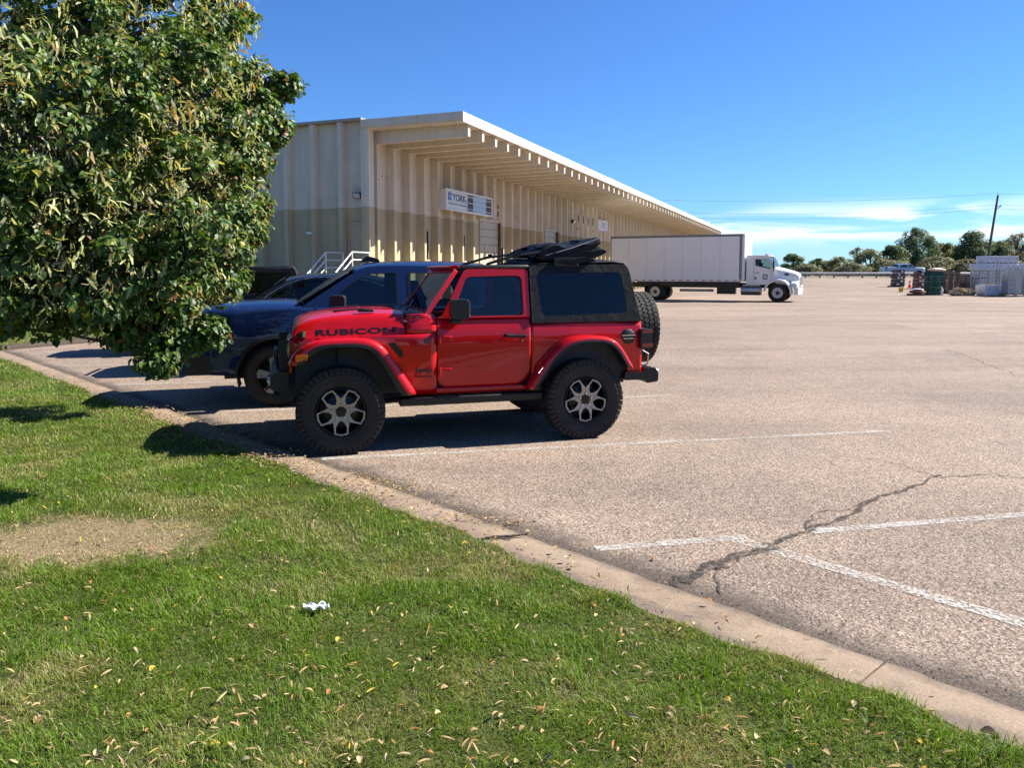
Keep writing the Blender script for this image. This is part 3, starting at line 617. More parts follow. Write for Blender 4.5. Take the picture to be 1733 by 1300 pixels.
def make_wheel(parent, r, w, rim, style, lugs=0, rotz=0.0, spin=0.0, loc=(0, 0, 0)):
    o = empty('wheel', loc, rotz, parent=parent)
    tyre_mb(r, w, rim, lugs).build('tyre', M['rubber'], o, smooth=True, angle=40)
    m = MB(); d = .10 if style == 'jeep' else .09
    m.lathe([(rim + .006, .055 * w), (rim + .004, .02 + .05 * w), (rim - .012, .035), (rim - .022, .06), (rim - .03, w * .8), (.02, w * .8)], (0, 0, 0), 'y', 48)
    m.lathe([(.0, .055), (.055, .05), (.075, .075), (.16, .10), (.16, .16)], (0, 0, 0), 'y', 32)      # brake disc and hub behind
    m.build('rim', M['dark_alloy'], o, smooth=True)
    m = MB(); fn = lambda a, b, t: (a, t + .018 * max(0, 1 - math.hypot(a, b) / rim), b); s_ = rim / .222
    if style == 'jeep':
        for k in range(5):
            c = 90 + 72 * k + spin
            out = [polar(.220 * s_, c - 17), polar(.226 * s_, c), polar(.220 * s_, c + 17), polar(.165 * s_, c + 24), polar(.125 * s_, c + 36), polar(.05, c + 36), polar(.05, c - 36), polar(.125 * s_, c - 36), polar(.165 * s_, c - 24)]
            hol = [polar(.203 * s_, c - 14), polar(.208 * s_, c), polar(.203 * s_, c + 14), polar(.155 * s_, c + 18.5), polar(.108 * s_, c + 15), polar(.082 * s_, c), polar(.108 * s_, c - 15), polar(.155 * s_, c - 18.5)]
            m.plate(out, fn, .014, .05, [hol])
        m.build('spokes', M['alloy'], o, bevel=.004)
        m = MB(); m.lathe([(0, .010), (.044, .012), (.05, .03), (.05, .06)], (0, 0, 0), 'y', 20); m.build('hub_cap', M['dark_alloy'], o, smooth=True)
        m = MB()
        for k in range(5): a = polar(.064, 54 + 72 * k + spin); m.lathe([(0, .006), (.009, .006), (.0115, .015), (.0115, .045)], (a[0], 0, a[1]), 'y', 8)
        m.build('lug_nuts', M['chrome'], o, smooth=True)
    elif style == 'five':
        for k in range(5):
            c = 90 + 72 * k + spin; m.plate([polar(.05, c - 60), polar(.09, c - 22), polar(rim - .005, c - 15), polar(rim + .002, c), polar(rim - .005, c + 15), polar(.09, c + 22), polar(.05, c + 60)], fn, .014, .05)
        m.build('spokes', M['alloy'], o, bevel=.006); m = MB(); m.lathe([(0, .008), (.05, .012), (.055, .05)], (0, 0, 0), 'y', 20); m.build('hub_cap', M['alloy'], o, smooth=True)
    else:      # truck disc with round holes
        holes = [[(.16 * math.cos(a) + .028 * math.cos(b), .16 * math.sin(a) + .028 * math.sin(b)) for b in np.linspace(0, 6.283, 9)[:-1]] for a in np.linspace(0, 6.283, 11)[:-1]]
        m.plate([polar(rim - .01, a) for a in range(0, 360, 10)], lambda a, b, t: (a, t, b), .05, .07, holes); m.lathe([(rim - .012, .075), (rim - .012, .012), (rim + .008, .012), (rim + .008, .03)], (0, 0, 0), 'y', 36)
        m.build('disc', M['steel'], o, smooth=True); m = MB(); m.lathe([(0, -.02), (.09, -.015), (.11, .05)], (0, 0, 0), 'y', 16); m.build('hub_cap', M['dark_alloy'], o, smooth=True)
    return o

# ================================================================== boxy two-door off-roader
def paint(name, col, flake=.0):
    t = NT(name); c = t.mix(1, col, t.ramp(t.noise(4, 3), [(.3, .95), (.7, 1.05)]), 'MULTIPLY')
    d = t.ramp(t.noise(7, 8, .72, dist=.6), [(.5, 0.0), (.85, .05)]); c = t.mix(d, c, (.22, .16, .13))
    t.P(col=c, rough=.5, metal=flake, coat=1.0, coatr=.02, spec=.08); b = t.n.new('ShaderNodeBump'); t.set(b, 'Strength', .25); t.set(b, 'Distance', .01); t.l.new(t.noise(3.0, 2), b.inputs['Height']); t.l.new(b.outputs[0], t.p.inputs['Coat Normal']); return t.m
M['red_paint'] = paint('red_car_paint', (.47, .0014, .005)); M['blue_paint'] = paint('blue_car_paint', (.005, .019, .085), .18); M['black_paint'] = paint('black_car_paint', (.010, .010, .012)); M['silver_paint'] = paint('silver_car_paint', (.42, .47, .53), .4)
t = NT('soft_top_cloth'); t.P(col=t.mix(1, (.0075, .008, .009), t.ramp(t.noise(8, 5), [(.3, .7), (.7, 1.4)]), 'MULTIPLY'), rough=.55, spec=.22); t.bump(t.noise(7, 4, .6), .35, .03); M['cloth'] = t.m
t = NT('clear_vinyl'); t.n.remove(t.p); tr = t.n.new('ShaderNodeBsdfTransparent'); t.set(tr, 'Color', (.15, .17, .20)); gl = t.n.new('ShaderNodeBsdfGlossy'); t.set(gl, 'Roughness', .06)
bp = t.n.new('ShaderNodeBump'); t.set(bp, 'Strength', .5); t.set(bp, 'Distance', .03); t.l.new(t.noise(2.4, 3), bp.inputs['Height']); t.l.new(bp.outputs[0], gl.inputs['Normal'])
fr = t.n.new('ShaderNodeFresnel'); t.set(fr, 'IOR', 1.55); t.l.new(bp.outputs[0], fr.inputs['Normal']); ms = t.n.new('ShaderNodeMixShader'); t.l.new(fr.outputs[0], ms.inputs[0]); t.l.new(tr.outputs[0], ms.inputs[1]); t.l.new(gl.outputs[0], ms.inputs[2]); t.l.new(ms.outputs[0], t.out.inputs['Surface']); M['vinyl'] = t.m
M['badge'] = pm('badge_black', (.008, .008, .009), .3)
JW = 1.88
def tum(z): return .150 + max(0, z - 1.10) * .19          # side glass leans inwards
def build_jeep(root, PAINT, full=True):
    P = PAINT; BP = M['black_plastic']
    def bod(x, z): # near-side skin, distance from the tyre's outer plane
        y = interp(x, [-.45, .3, .75, 3.2], [.27, .20, .145, .150]); y += .10 * max(0, .72 - z) ** 1.0 * .8 + .030 * (max(0, z - 1.02) / .2) ** 2 if z < 1.3 else .03
        return y + .010 * math.cos((z - .9) * 5.5) * -1 + .01
    def side(s, y): return y if s == 0 else JW - y
    def panel(name, xs, zb, zt, s, mat=P, nz=12, dy=0.0, parent=root):
        m = MB(); m.grid([[(x, side(s, bod(x, z) + dy), z) for z in np.linspace(zb(x), zt(x), nz)] for x in xs]); return m.build(name, mat, parent, smooth=True, angle=60, solid=.012)
    fo = [(-.466, .862), (-.423, .967), (-.277, 1.07), (-.09, 1.097), (.227, 1.10), (.377, 1.052), (.484, .917), (.601, .739), (.705, .587), (.722, .541)]
    fi = [(-.345, .86), (-.30, .925), (-.154, 1.013), (-.05, 1.022), (.215, 1.016), (.325, .950), (.415, .81), (.49, .68), (.560, .560), (.585, .536)]
    ro = [(1.838, .545), (1.95, .72), (2.063, .868), (2.261, 1.038), (2.40, 1.062), (2.563, 1.066), (2.769, 1.037), (2.885, .930), (3.015, .706)]
    ri = [(1.925, .535), (2.06, .735), (2.187, .905), (2.361, .985), (2.50, 1.0), (2.672, 1.0), (2.786, .941), (2.86, .835), (2.925, .725)]
    for s in (0, 1):
        # --- skins
        panel('front_panel', np.linspace(.18, .940, 12), lambda x: max(.515, interp(x, [.15, .38, .48, .70], [1.04, .98, .85, .53])), lambda x: interp(x, [-.4, .94], [1.083, 1.117]), s)
        panel('front_panel', np.linspace(-.42, .172, 10), lambda x: interp(x, [-.42, -.3, .2], [.93, 1.03, 1.05]), lambda x: interp(x, [-.4, .94], [1.083, 1.117]), s, nz=4)
        panel('cowl', np.linspace(.648, .940, 6), lambda x: 1.124, lambda x: interp(x, [.64, .84, .94], [1.300, 1.312, 1.275]), s, nz=6)
        door = empty('door', (0, 0, 0), parent=root)
        panel('skin', np.concatenate([[.948], np.linspace(.955, 1.06, 7), np.linspace(1.1, 1.72, 10), np.linspace(1.75, 1.907, 9)]), lambda x: .578 + (.115 * (1 - math.sqrt(max(0, 1 - ((1.04 - x) / .095) ** 2))) if x < 1.04 else 0) + (.175 * (1 - math.sqrt(max(0, 1 - ((x - 1.73) / .18) ** 2))) if x > 1.73 else 0), lambda x: 1.258, s, parent=door, nz=22)
        out = rpoly([(.952, 1.262), (1.0, 1.285), (1.245, 1.745), (1.908, 1.745), (1.908, 1.262)], [0, .03, .05, .03, 0]); hol = rpoly([(1.092, 1.276), (1.262, 1.668), (1.838, 1.682), (1.842, 1.276)], [.02, .05, .06, .05])
        fn = lambda a, b, t, s=s: (a, side(s, tum(b) + t), b)
        m = MB(); m.plate(out, fn, -.006, .03, [hol]); m.build('window_frame', P, door, bevel=.006)
        sc = lambda poly, k, c=(1.5, 1.48): [(c[0] + (p[0] - c[0]) * k, c[1] + (p[1] - c[1]) * (k - .025)) for p in poly]
        m = MB(); m.plate([(1.5 + (p[0] - 1.5) * 1.01, 1.48 + (p[1] - 1.48) * 1.02) for p in hol], fn, .006, .022, [sc(hol, .962)]); m.build('seal', M['black_trim'], door)
        m = MB(); m.plate(sc(hol, .985), fn, .012, .016); m.build('glass', M['glass'], door)
        m = MB(); m.bar((1.32, side(s, tum(1.25) + .05), 1.62), (1.36, side(s, tum(1.6) + .06), 1.28), .02, .02); 
        # handle, key, hinges, mirror
        yb = bod(1.7, 1.07)
        m = MB(); m.tube([(1.632, side(s, yb + .01), 1.078), (1.645, side(s, yb - .042), 1.080), (1.84, side(s, yb - .042), 1.072), (1.853, side(s, yb + .01), 1.070)], .017, 8); m.build('handle', M['black_trim'], door, smooth=True)
        m = MB(); m.lathe([(.0, -.006), (.018, -.005), (.021, .01)], (1.815, side(s, bod(1.81, 1.015)), 1.018), 'y', 14); m.build('key_lock', M['chrome'], door, smooth=True)
        for zc in (1.052, .737):
            y0 = bod(1.0, zc); m = MB(); m.box(.955, .975, *sorted((side(s, y0 - .035), side(s, y0 + .01))), zc - .045, zc + .045)
            m.hexa([(.978, side(s, y0 - .018), zc + .012), (1.085, side(s, y0 - .022), zc + .004), (1.085, side(s, y0), zc + .004), (.978, side(s, y0), zc + .012), (.978, side(s, y0 - .020), zc + .04), (1.085, side(s, y0 - .022), zc + .034), (1.085, side(s, y0), zc + .034), (.978, side(s, y0), zc + .04)]); m.build('hinge', P, door, bevel=.006)
        m = MB(); m.plate(rrect(1.045, 1.215, 1.265, 1.455, .03), lambda a, b, t, s=s: (a + t * .05, side(s, t), b), -.11, .085); mi = m.build('mirror', M['black_plastic'], door, bevel=.015, seg=3)
        m = MB(); m.plate(rrect(1.065, 1.195, 1.285, 1.435, .02), lambda a, b, t, s=s: (1.218 + t, side(s, (a - 1.045) * 1.05 - .10), b), 0, .004); m.build('mirror_glass', M['chrome'], mi)
        m = MB(); m.box(1.06, 1.17, *sorted((side(s, .02), side(s, .19))), 1.215, 1.262); m.build('arm', M['black_plastic'], mi, bevel=.012)
        # rear quarter
        xs = np.concatenate([np.linspace(1.916, 2.2, 12), np.linspace(2.24, 2.75, 12), np.linspace(2.78, 3.145, 14)])
        panel('rear_quarter', xs, lambda x: interp(x, [1.9, 1.95, 2.10, 2.28, 2.42, 2.66, 2.80, 2.90, 2.97, 2.99, 3.15], [.515, .66, .86, 1.0, 1.02, 1.02, .98, .87, .76, .60, .62]), lambda x: 1.192, s)
        panel('sill', np.linspace(.70, 1.97, 8), lambda x: .512, lambda x: .571, s, nz=4)
        # flares
        def flare(o_, i_, n=40):
            A = [Vector((p[0], p[1])) for p in resample([(*p, 0) for p in smooth_path([(*q, 0) for q in o_], 2)], n)]; B = [Vector((p[0], p[1])) for p in resample([(*p, 0) for p in smooth_path([(*q, 0) for q in i_], 2)], n)]
            red = []; blk = []
            for a, b in zip(A, B):
                yb = bod(a.x, min(1.05, a.y)) + .02; f = lambda t, y: (lambda p: (p.x, side(s, y), p.y))(a.lerp(b, t))
                red.append([f(-.02, yb), f(.0, .09), f(.06, .045), f(.22, .018), f(.42, .008), f(.60, .006), f(.62, .014)])
                blk.append([f(.60, .016), f(.63, .003), f(.95, .0), f(1.03, .008), f(1.03, .06), f(.9, .18), f(.6, .44)])
            m = MB(); m.grid(red); fl = m.build('fender_flare', P, root, smooth=True, angle=50, solid=.006); m = MB(); m.grid(blk); m.build('flare_trim', BP, fl, smooth=True, angle=50)
        flare(fo, fi); flare(ro, ri)
        for xa, xb in ((-.55, .66), (1.87, 3.0)): m = MB(); m.box(xa, xb, *sorted((side(s, .42), side(s, .44))), .50, 1.06); m.build('wheel_well', M['interior'], root)
        m = MB(); m.plate(rpoly([(-.40, .955), (-.285, .958), (-.295, .905), (-.40, .895)], .015), lambda a, b, t, s=s: (a, side(s, .012 + t + .08 * max(0, -.36 - a)), b), -.012, .03); m.build('turn_signal', M['orange_lens'], root, bevel=.006)
        m = MB(); m.box(-.455, -.36, *sorted((side(s, .05), side(s, .26))), .845, .905); m.build('fender_end', BP, root, bevel=.02)
        m = MB(); m.plate(rpoly([(.462, 1.03), (.53, 1.035), (.605, .94), (.60, .885), (.575, .885)], .015), lambda a, b, t, s=s: (a, side(s, bod(a, b) + t), b), -.016, .01); m.build('fender_vent', M['black_trim'], root, bevel=.005)
        # side step / rock rail
        m = MB(); m.box(.565, 2.03, *sorted((side(s, .10), side(s, .22))), .415, .495); m.build('rock_rail', M['black_steel'], root, bevel=.015)
        # rear lamp, fuel cap
        m = MB(); m.plate(rrect(3.105, 3.235, .905, 1.118, .025), lambda a, b, t, s=s: (a, side(s, t), b), .085, .33); tl = m.build('tail_lamp', M['black_plastic'], root, bevel=.015)
        m = MB(); m.plate(rrect(3.12, 3.242, .925, .965, .01), lambda a, b, t, s=s: (a, side(s, t), b), .078, .31); m.plate(rrect(3.12, 3.242, 1.075, 1.105, .01), lambda a, b, t, s=s: (a, side(s, t), b), .078, .31); m.build('red_lens', M['red_lens'], tl, bevel=.006)
    yb = bod(2.99, 1.035)
    m = MB(); m.lathe([(0, -.018), (.066, -.016), (.082, -.006), (.084, .012)], (2.985, yb, 1.035), 'y', 28); fc = m.build('fuel_cap', M['black_plastic'], root, smooth=True); m = MB(); m.box(2.91, 3.06, yb - .026, yb - .017, 1.047, 1.055); m.box(2.925, 3.045, yb - .026, yb - .017, 1.015, 1.021); m.build('cap_bar', M['chrome'], fc)
    # --- hood
    m = MB(); hy = lambda x: .27 - .105 * (x + .45) / 1.2
    for x, zt, zb in ((-.432, 1.115, 1.08), (-.425, 1.165, 1.08), (-.40, 1.218, 1.083), (-.33, 1.262, 1.085), (-.2, 1.30, 1.09), (.0, 1.325, 1.095), (.2, 1.338, 1.10), (.4, 1.342, 1.105), (.55, 1.338, 1.109), (.638, 1.332, 1.112)):
        y = hy(x); k = zt - zb; h = [(y, zb), (y + .008, zb + .010), (y + .052, zb + k * .42), (y + .078, zb + k * .64), (y + .11, zb + k * .80), (y + .16, zt - .022), (y + .24, zt - .018), (y + .28, zt), (.72, zt + .008), (.94, zt + .010)]
        row = [(x, a, b) for a, b in h]; row += [(x, JW - a, b) for a, b in h[-2::-1]]; m.grid([row]) if False else m.v.extend(row)
    n = 19; m.f += [(i * n + j, i * n + j + 1, (i + 1) * n + j + 1, (i + 1) * n + j) for i in range(9) for j in range(n - 1)]
    hood = m.build('hood', P, root, sub=2)
    for yy in (.60, 1.28): m = MB(); m.plate(rpoly([(-.02, yy - .05), (.30, yy - .03), (.30, yy + .05), (-.02, yy + .03)], .02), lambda a, b, t: (a, b, interp(a, [0, .2, .4], [1.325, 1.338, 1.342]) + t), -.002, .012); m.build('hood_vent', M['black_trim'], hood, bevel=.004)
    m = MB(); m.box(.20, .36, .36, .40, 1.325, 1.352); m.build('hood_loop', M['black_trim'], hood, bevel=.01)
    for s in (0, 1):
        y = hy(-.33); m = MB(); m.box(-.355, -.30, *sorted((side(s, y - .03), side(s, y + .05))), 1.085, 1.155); m.build('hood_latch', M['black_trim'], hood, bevel=.008); m = MB(); m.box(-.325, -.305, *sorted((side(s, y - .038), side(s, y - .031))), 1.10, 1.15); m.build('latch_hook', M['chrome'], hood)
        m = MB(); m.tube([(.628, side(s, .215), 1.245), (.658, side(s, .20), 1.235)], .012, 8); m.build('hood_stop', M['steel'], hood)
    m = MB(); m.box(.642, .90, .25, JW - .25, 1.255, 1.318); m.build('cowl_grille', M['black_trim'], root)
    for y0, y1, x1 in ((.55, .95, .82), (1.0, 1.45, .84)): m = MB(); m.tube([(.70, y0, 1.325), (.74, y0 + .05, 1.36), (x1 + .02, y1, 1.42)], .008, 6); m.build('wiper', M['black_trim'], root)
    # --- nose
    slots = [rrect(.62 + .107 * k - .030, .62 + .107 * k + .030, .80, 1.03, .025) for k in range(7)]; lamps = [[(c + .095 * math.cos(a), .965 + .095 * math.sin(a)) for a in np.linspace(0, 2 * math.pi, 20)[:-1]] for c in (.44, 1.44)]
    m = MB(); m.plate(rpoly([(.30, .74), (1.58, .74), (1.60, 1.09), (.28, 1.09)], .05), lambda a, b, t: (t + (b - .9) * .04, a, b), -.455, -.425, slots + lamps); m.build('grille', P, root, bevel=.006)
    for c in (.44, 1.44): m = MB(); m.lathe([(0, -.475), (.06, -.468), (.09, -.45), (.095, -.40), (0, -.39)], (0, c, .965), 'x', 24); m.build('headlamp', M['lamp_glass'], root, smooth=True)
    m = MB(); m.box(-.40, .62, .34, JW - .34, .56, 1.06); m.box(.0, .62, .30, JW - .3, .62, 1.075); m.build('engine_bay', M['interior'], root)
    m = MB(); m.plate(rpoly([(-.63, .61), (-.63, .74), (-.56, .77), (-.46, .77), (-.46, .60), (-.58, .58)], .02), lambda a, b, t: (a, t, b), .28, JW - .28); fb = m.build('front_bumper', M['black_steel'], root, bevel=.012)
    m = MB(); m.tube([(-.56, .64, .75), (-.58, .66, .88), (-.58, .74, .925), (-.58, 1.14, .925), (-.58, 1.22, .88), (-.56, 1.24, .75)], .022, 10); m.build('winch_hoop', M['black_steel'], fb, smooth=True)
    m = MB(); m.box(-.56, -.46, .74, 1.14, .77, .88); m.build('winch', M['black_plastic'], fb, bevel=.02)
    for yy in (.34, 1.54): m = MB(); m.lathe([(0, -.655), (.045, -.65), (.05, -.62), (.05, -.56)], (0, yy, .68), 'x', 14); m.build('fog_lamp', M['lamp_glass'], fb, smooth=True); 
    for yy in (.50, 1.38): m = MB(); m.tube([(-.62, yy - .03, .62), (-.67, yy - .03, .59), (-.68, yy, .57), (-.67, yy + .03, .59), (-.62, yy + .03, .62)], .012, 8); m.build('tow_hook', M['red_lens'] if full else M['black_steel'], fb, smooth=True)
    # --- windscreen
    def wf(u, v, t): z = 1.312 + v * .44; x = .835 + v * .315; y = lerp(.205, .275, v); return (x - t * .82, lerp(y, JW - y, u), z + t * .57)
    hole = rpoly([(.05, .07), (.95, .07), (.945, .90), (.055, .90)], [.03] * 4)
    m = MB(); m.plate(rpoly([(0, 0), (1, 0), (1, 1), (0, 1)], [.0, .0, .03, .03]), wf, -.045, .0, [hole]); ws = m.build('windscreen_frame', P, root, bevel=.01)
    m = MB(); m.plate(hole, wf, -.012, -.008); m.build('windscreen', M['glass'], ws)
    m = MB(); prof = [(1.105, 1.752), (1.10, 1.772), (1.13, 1.785), (1.20, 1.782), (1.215, 1.76), (1.16, 1.745)]; m.plate(prof, lambda a, b, t: (a, t, b), .285, JW - .285); m.build('header', P, ws, bevel=.008)
    # --- interior
    m = MB(); m.box(.70, 3.10, .24, JW - .24, .56, .62); m.box(.66, .70, .24, JW - .24, .60, 1.28); m.build('floor_pan', M['interior'], root)
    for s in (0, 1): m = MB(); m.box(.95, 3.1, *sorted((side(s, .20), side(s, .24))), .60, 1.17); m.build('inner_trim', M['interior'], root)
    m = MB(); m.plate(rpoly([(.72, 1.0), (.72, 1.26), (.95, 1.29), (1.05, 1.24), (1.03, 1.05)], .02), lambda a, b, t: (a, t, b), .26, JW - .26); m.build('dashboard', M['interior'], root, bevel=.01)
    m = MB(); m.tube([(1.17 + .07 * math.cos(a), .58 + .18 * math.sin(a), 1.20 + .16 * math.cos(a)) for a in np.linspace(0, 2 * math.pi, 25)], .014, 8, False); m.tube([(1.02, .58, 1.13), (1.17, .58, 1.20)], .03); m.build('steering_wheel', M['black_trim'], root, smooth=True)
    for yy in (.56, 1.32):
        st = empty('seat', (0, 0, 0), parent=root)
        m = MB(); m.box(1.36, 1.86, yy - .24, yy + .24, .78, .96); m.build('cushion', M['seat'], st, bevel=.05, seg=3)
        m = MB(); m.hexa([(1.80, yy - .24, .90), (1.96, yy - .24, .90), (1.96, yy + .24, .90), (1.80, yy + .24, .90), (1.92, yy - .21, 1.44), (2.04, yy - .21, 1.44), (2.04, yy + .21, 1.44), (1.92, yy + .21, 1.44)]); m.build('backrest', M['seat'], st, bevel=.05, seg=3)
        m = MB(); m.box(1.95, 2.06, yy - .13, yy + .13, 1.46, 1.63); m.build('headrest', M['seat'], st, bevel=.04, seg=3)
    m = MB(); m.box(2.55, 2.9, .45, JW - .45, .8, .98); m.hexa([(2.85, .45, .95), (3.0, .45, .95), (3.0, 1.43, .95), (2.85, 1.43, .95), (2.95, .45, 1.4), (3.05, .45, 1.4), (3.05, 1.43, 1.4), (2.95, 1.43, 1.4)]); m.build('rear_seat', M['seat'], root, bevel=.04)
    for s in (0, 1):
        m = MB(); yb_ = .30; m.tube([(1.97, side(s, yb_), .7), (1.97, side(s, yb_), 1.6), (2.0, side(s, yb_ + .04), 1.70), (2.75, side(s, yb_ + .04), 1.70), (2.92, side(s, yb_), 1.6), (3.0, side(s, yb_), .9)], .034, 8); m.tube([(1.98, side(s, yb_ + .03), 1.69), (1.2, side(s, yb_ + .03), 1.71)], .03, 8); m.tube([(2.0, side(s, yb_), 1.62), (2.42, side(s, yb_ + .02), 1.16), (2.6, side(s, yb_), .9)], .03, 8); m.build('roll_bar', M['interior'], root, smooth=True)
    m = MB(); m.tube([(1.98, .33, 1.69), (1.98, JW - .33, 1.69)], .034, 8); m.build('roll_bar', M['interior'], root, smooth=True)
    # --- roof
    CL = M['cloth']
    for s in (0, 1):
        fn = lambda a, b, t, s=s: (a, side(s, tum(b) + t), b)
        out = rpoly([(1.925, 1.785), (2.99, 1.80), (3.045, 1.74), (3.135, 1.196), (1.932, 1.196)], [.01, .06, .05, .01, .01]); hol = rpoly([(1.995, 1.706), (2.945, 1.716), (2.995, 1.285), (2.036, 1.262)], .06)
        m = MB(); m.plate(out, fn, -.004, .012, [hol]); sp = m.build('top_side', CL, root, bevel=.004)
        m = MB(); m.plate(hol, fn, .001, .004); m.build('side_window', M['vinyl'], sp)
        m = MB(); m.tube([(1.928, side(s, tum(z) - .004), z) for z in np.linspace(1.20, 1.775, 8)], .010, 6); m.build('pillar_seal', M['black_trim'], sp, smooth=True)
        m = MB(); m.hexa([(1.20, side(s, .275), 1.748), (1.925, side(s, .270), 1.748), (1.925, side(s, .36), 1.748), (1.20, side(s, .36), 1.748), (1.20, side(s, .285), 1.782), (1.925, side(s, .275), 1.790), (1.925, side(s, .36), 1.795), (1.20, side(s, .36), 1.788)]); m.build('door_rail', M['black_plastic'], root, bevel=.012)
    m = MB(); rows = []
    for x, z in ((1.92, 1.785), (2.1, 1.80), (2.5, 1.812), (2.85, 1.822), (2.985, 1.812), (3.03, 1.765), (3.05, 1.70), (3.10, 1.42), (3.14, 1.20)):
        ys = tum(min(z, 1.79)) + .004; rows.append([(x + (0 if z > 1.75 else .02 * math.sin(math.pi * u)), lerp(ys, JW - ys, u), z + (.035 * math.sin(math.pi * u) ** .6 if z > 1.75 else 0)) for u in np.linspace(0, 1, 15)])
    m.grid(rows); m.build('top_rear', CL, root, smooth=True, angle=50, solid=.01)
    if full:
        top = empty('folded_top', (0, 0, 0), parent=root)
        def fold(prof, y0, y1, name='fabric_fold', mat=CL, wob=.012):
            prof = [(2.78 - (2.78 - q[0]) * .92, q[1]) for q in prof]; y1 = y0 + (y1 - y0) * .90; m = MB(); pr = [(p[0], p[1]) for p in smooth_path([(*q, 0) for q in prof + prof[:1]], 2)][:-1]; n = 14; rows = []
            for i in range(n + 1):
                u = i / n; e = .5 + .5 * min(1, math.sin(math.pi * (.04 + .92 * u)) * 3); cx = sum(p[0] for p in pr) / len(pr); cz = sum(p[1] for p in pr) / len(pr)
                rows.append([(cx + (p[0] - cx) * (.8 + .2 * e) + wob * math.sin(u * 9 + p[1] * 40), lerp(y0, y1, u), cz + (p[1] - cz) * e + wob * math.sin(u * 13 + p[0] * 23)) for p in pr])
            m.grid(rows, closeu=True); k = len(pr); m.f += [tuple(range(k)), tuple(len(m.v) - k + i for i in range(k))]
            m.build(name, mat, top, smooth=True, angle=50)
        fold([(1.96, 1.885), (1.99, 1.94), (2.08, 1.985), (2.22, 2.005), (2.42, 1.995), (2.58, 1.99), (2.62, 1.94), (2.5, 1.90), (2.2, 1.875), (2.02, 1.86)], .33, 1.55, wob=.016)
        fold([(1.93, 1.82), (2.06, 1.885), (2.30, 1.955), (2.52, 2.02), (2.72, 2.085), (2.765, 2.06), (2.70, 1.99), (2.55, 1.93), (2.3, 1.86), (2.0, 1.81)], .31, 1.57, wob=.012)
        fold([(2.08, 1.83), (2.30, 1.905), (2.55, 1.955), (2.74, 1.985), (2.80, 1.95), (2.79, 1.90), (2.66, 1.865), (2.4, 1.84), (2.2, 1.815)], .29, 1.56, wob=.014)
        fold([(2.15, 1.80), (2.35, 1.865), (2.55, 1.88), (2.67, 1.875), (2.60, 1.83), (2.48, 1.79), (2.28, 1.775)], .255, 1.6, wob=.01)
        fold([(2.03, 1.98), (2.12, 2.02), (2.22, 2.015), (2.25, 1.985), (2.12, 1.97)], .40, 1.2, wob=.01)
        m = MB(); m.plate(rrect(2.20, 2.44, 1.775, 1.865, .02), lambda a, b, t: (a, t, b), .262, .32); m.build('strap_pad', M['black_plastic'], top, bevel=.01)
        for yy in (.36, 1.50):
            m = MB(); m.tube([(1.50, yy, 1.79), (1.53, yy, 1.805), (1.80, yy, 1.885), (2.16, yy, 1.93)], .015, 8); m.build('lift_arm', M['black_steel'], top, smooth=True); m = MB(); m.box(1.82, 1.86, yy - .025, yy + .025, 1.88, 1.925); m.build('arm_knuckle', M['black_steel'], top)
        m = MB(); m.tube([(1.79, .40, 1.79), (1.79, .40, 1.85), (1.95, .40, 1.85)], .010, 6); m.tube([(1.82, .9, 1.79), (1.82, .9, 1.98)], .012, 6); m.build('bow', M['black_steel'], top)
        m = MB(); m.plate(rrect(2.52, 2.64, 1.985, 2.06, .01), lambda a, b, t: (a, t, b), .62, .66, [rrect(2.54, 2.575, 2.0, 2.045, .005), rrect(2.59, 2.625, 2.0, 2.045, .005)]); m.build('latch_plate', M['black_steel'], top)
        m = MB(); m.tube([(2.12, .32, 1.885), (2.4, .305, 1.965), (2.74, .31, 2.08)], .005, 6); m.build('piping', M['steel'], top)
    else:
        m = MB(); rows = []
        for x, z in ((1.10, 1.76), (1.2, 1.785), (1.5, 1.79), (1.93, 1.79)): rows.append([(x, lerp(.27, JW - .27, u), z + .035 * math.sin(math.pi * u) ** .6) for u in np.linspace(0, 1, 11)])
        m.grid(rows); m.build('top_front', CL, root, smooth=True, solid=.01)
    # --- tail
    m = MB(); m.box(3.125, 3.150, .17, JW - .17, .64, 1.192); m.build('tailgate', P, root, bevel=.015)
    m = MB(); m.plate(rpoly([(2.94, .575), (2.94, .655), (3.16, .66), (3.18, .70), (3.30, .70), (3.335, .63), (3.33, .55), (3.2, .535), (3.17, .575)], .02), lambda a, b, t: (a, t, b), .12, JW - .12); rbp = m.build('rear_bumper', M['black_steel'], root, bevel=.012)
    m = MB(); m.tube([(3.17, .20, .71), (3.24, .20, .73), (3.25, .20, .84), (3.18, .21, .88)], .010, 6); m.tube([(3.25, .20, .55), (3.36, .20, .58), (3.36, .20, .66), (3.28, .20, .69)], .016, 8); m.build('shackle', M['steel'], rbp, smooth=True)
    m = MB(); m.tube([(3.15, .94, 1.10), (3.30, .94, 1.10)], .09, 12); m.build('spare_carrier', M['black_steel'], root)
    # --- chassis
    m = MB()
    for yy in (.50, 1.30): m.box(-.55, 3.1, yy, yy + .09, .50, .60)
    m.box(.5, 2.0, .59, 1.30, .48, .56); m.box(2.75, 3.05, .5, 1.38, .45, .62); m.build('chassis', M['black_steel'], root)
    for xx in (0, 2.46):
        m = MB(); m.tube([(xx, .15, .405), (xx, JW - .15, .405)], .042, 12); m.lathe([(0, -.12), (.09, -.10), (.13, 0), (.09, .10), (0, .12)], (xx, .75 if xx == 0 else .94, .405), 'y', 16); m.build('axle', M['black_steel'], root, smooth=True)
        for yy in (.42, 1.46): m = MB(); m.tube([(xx + .1, yy, .40), (xx + .14, yy, .95)], .03, 8); m.build('shock_absorber', M['steel'], root, smooth=True)
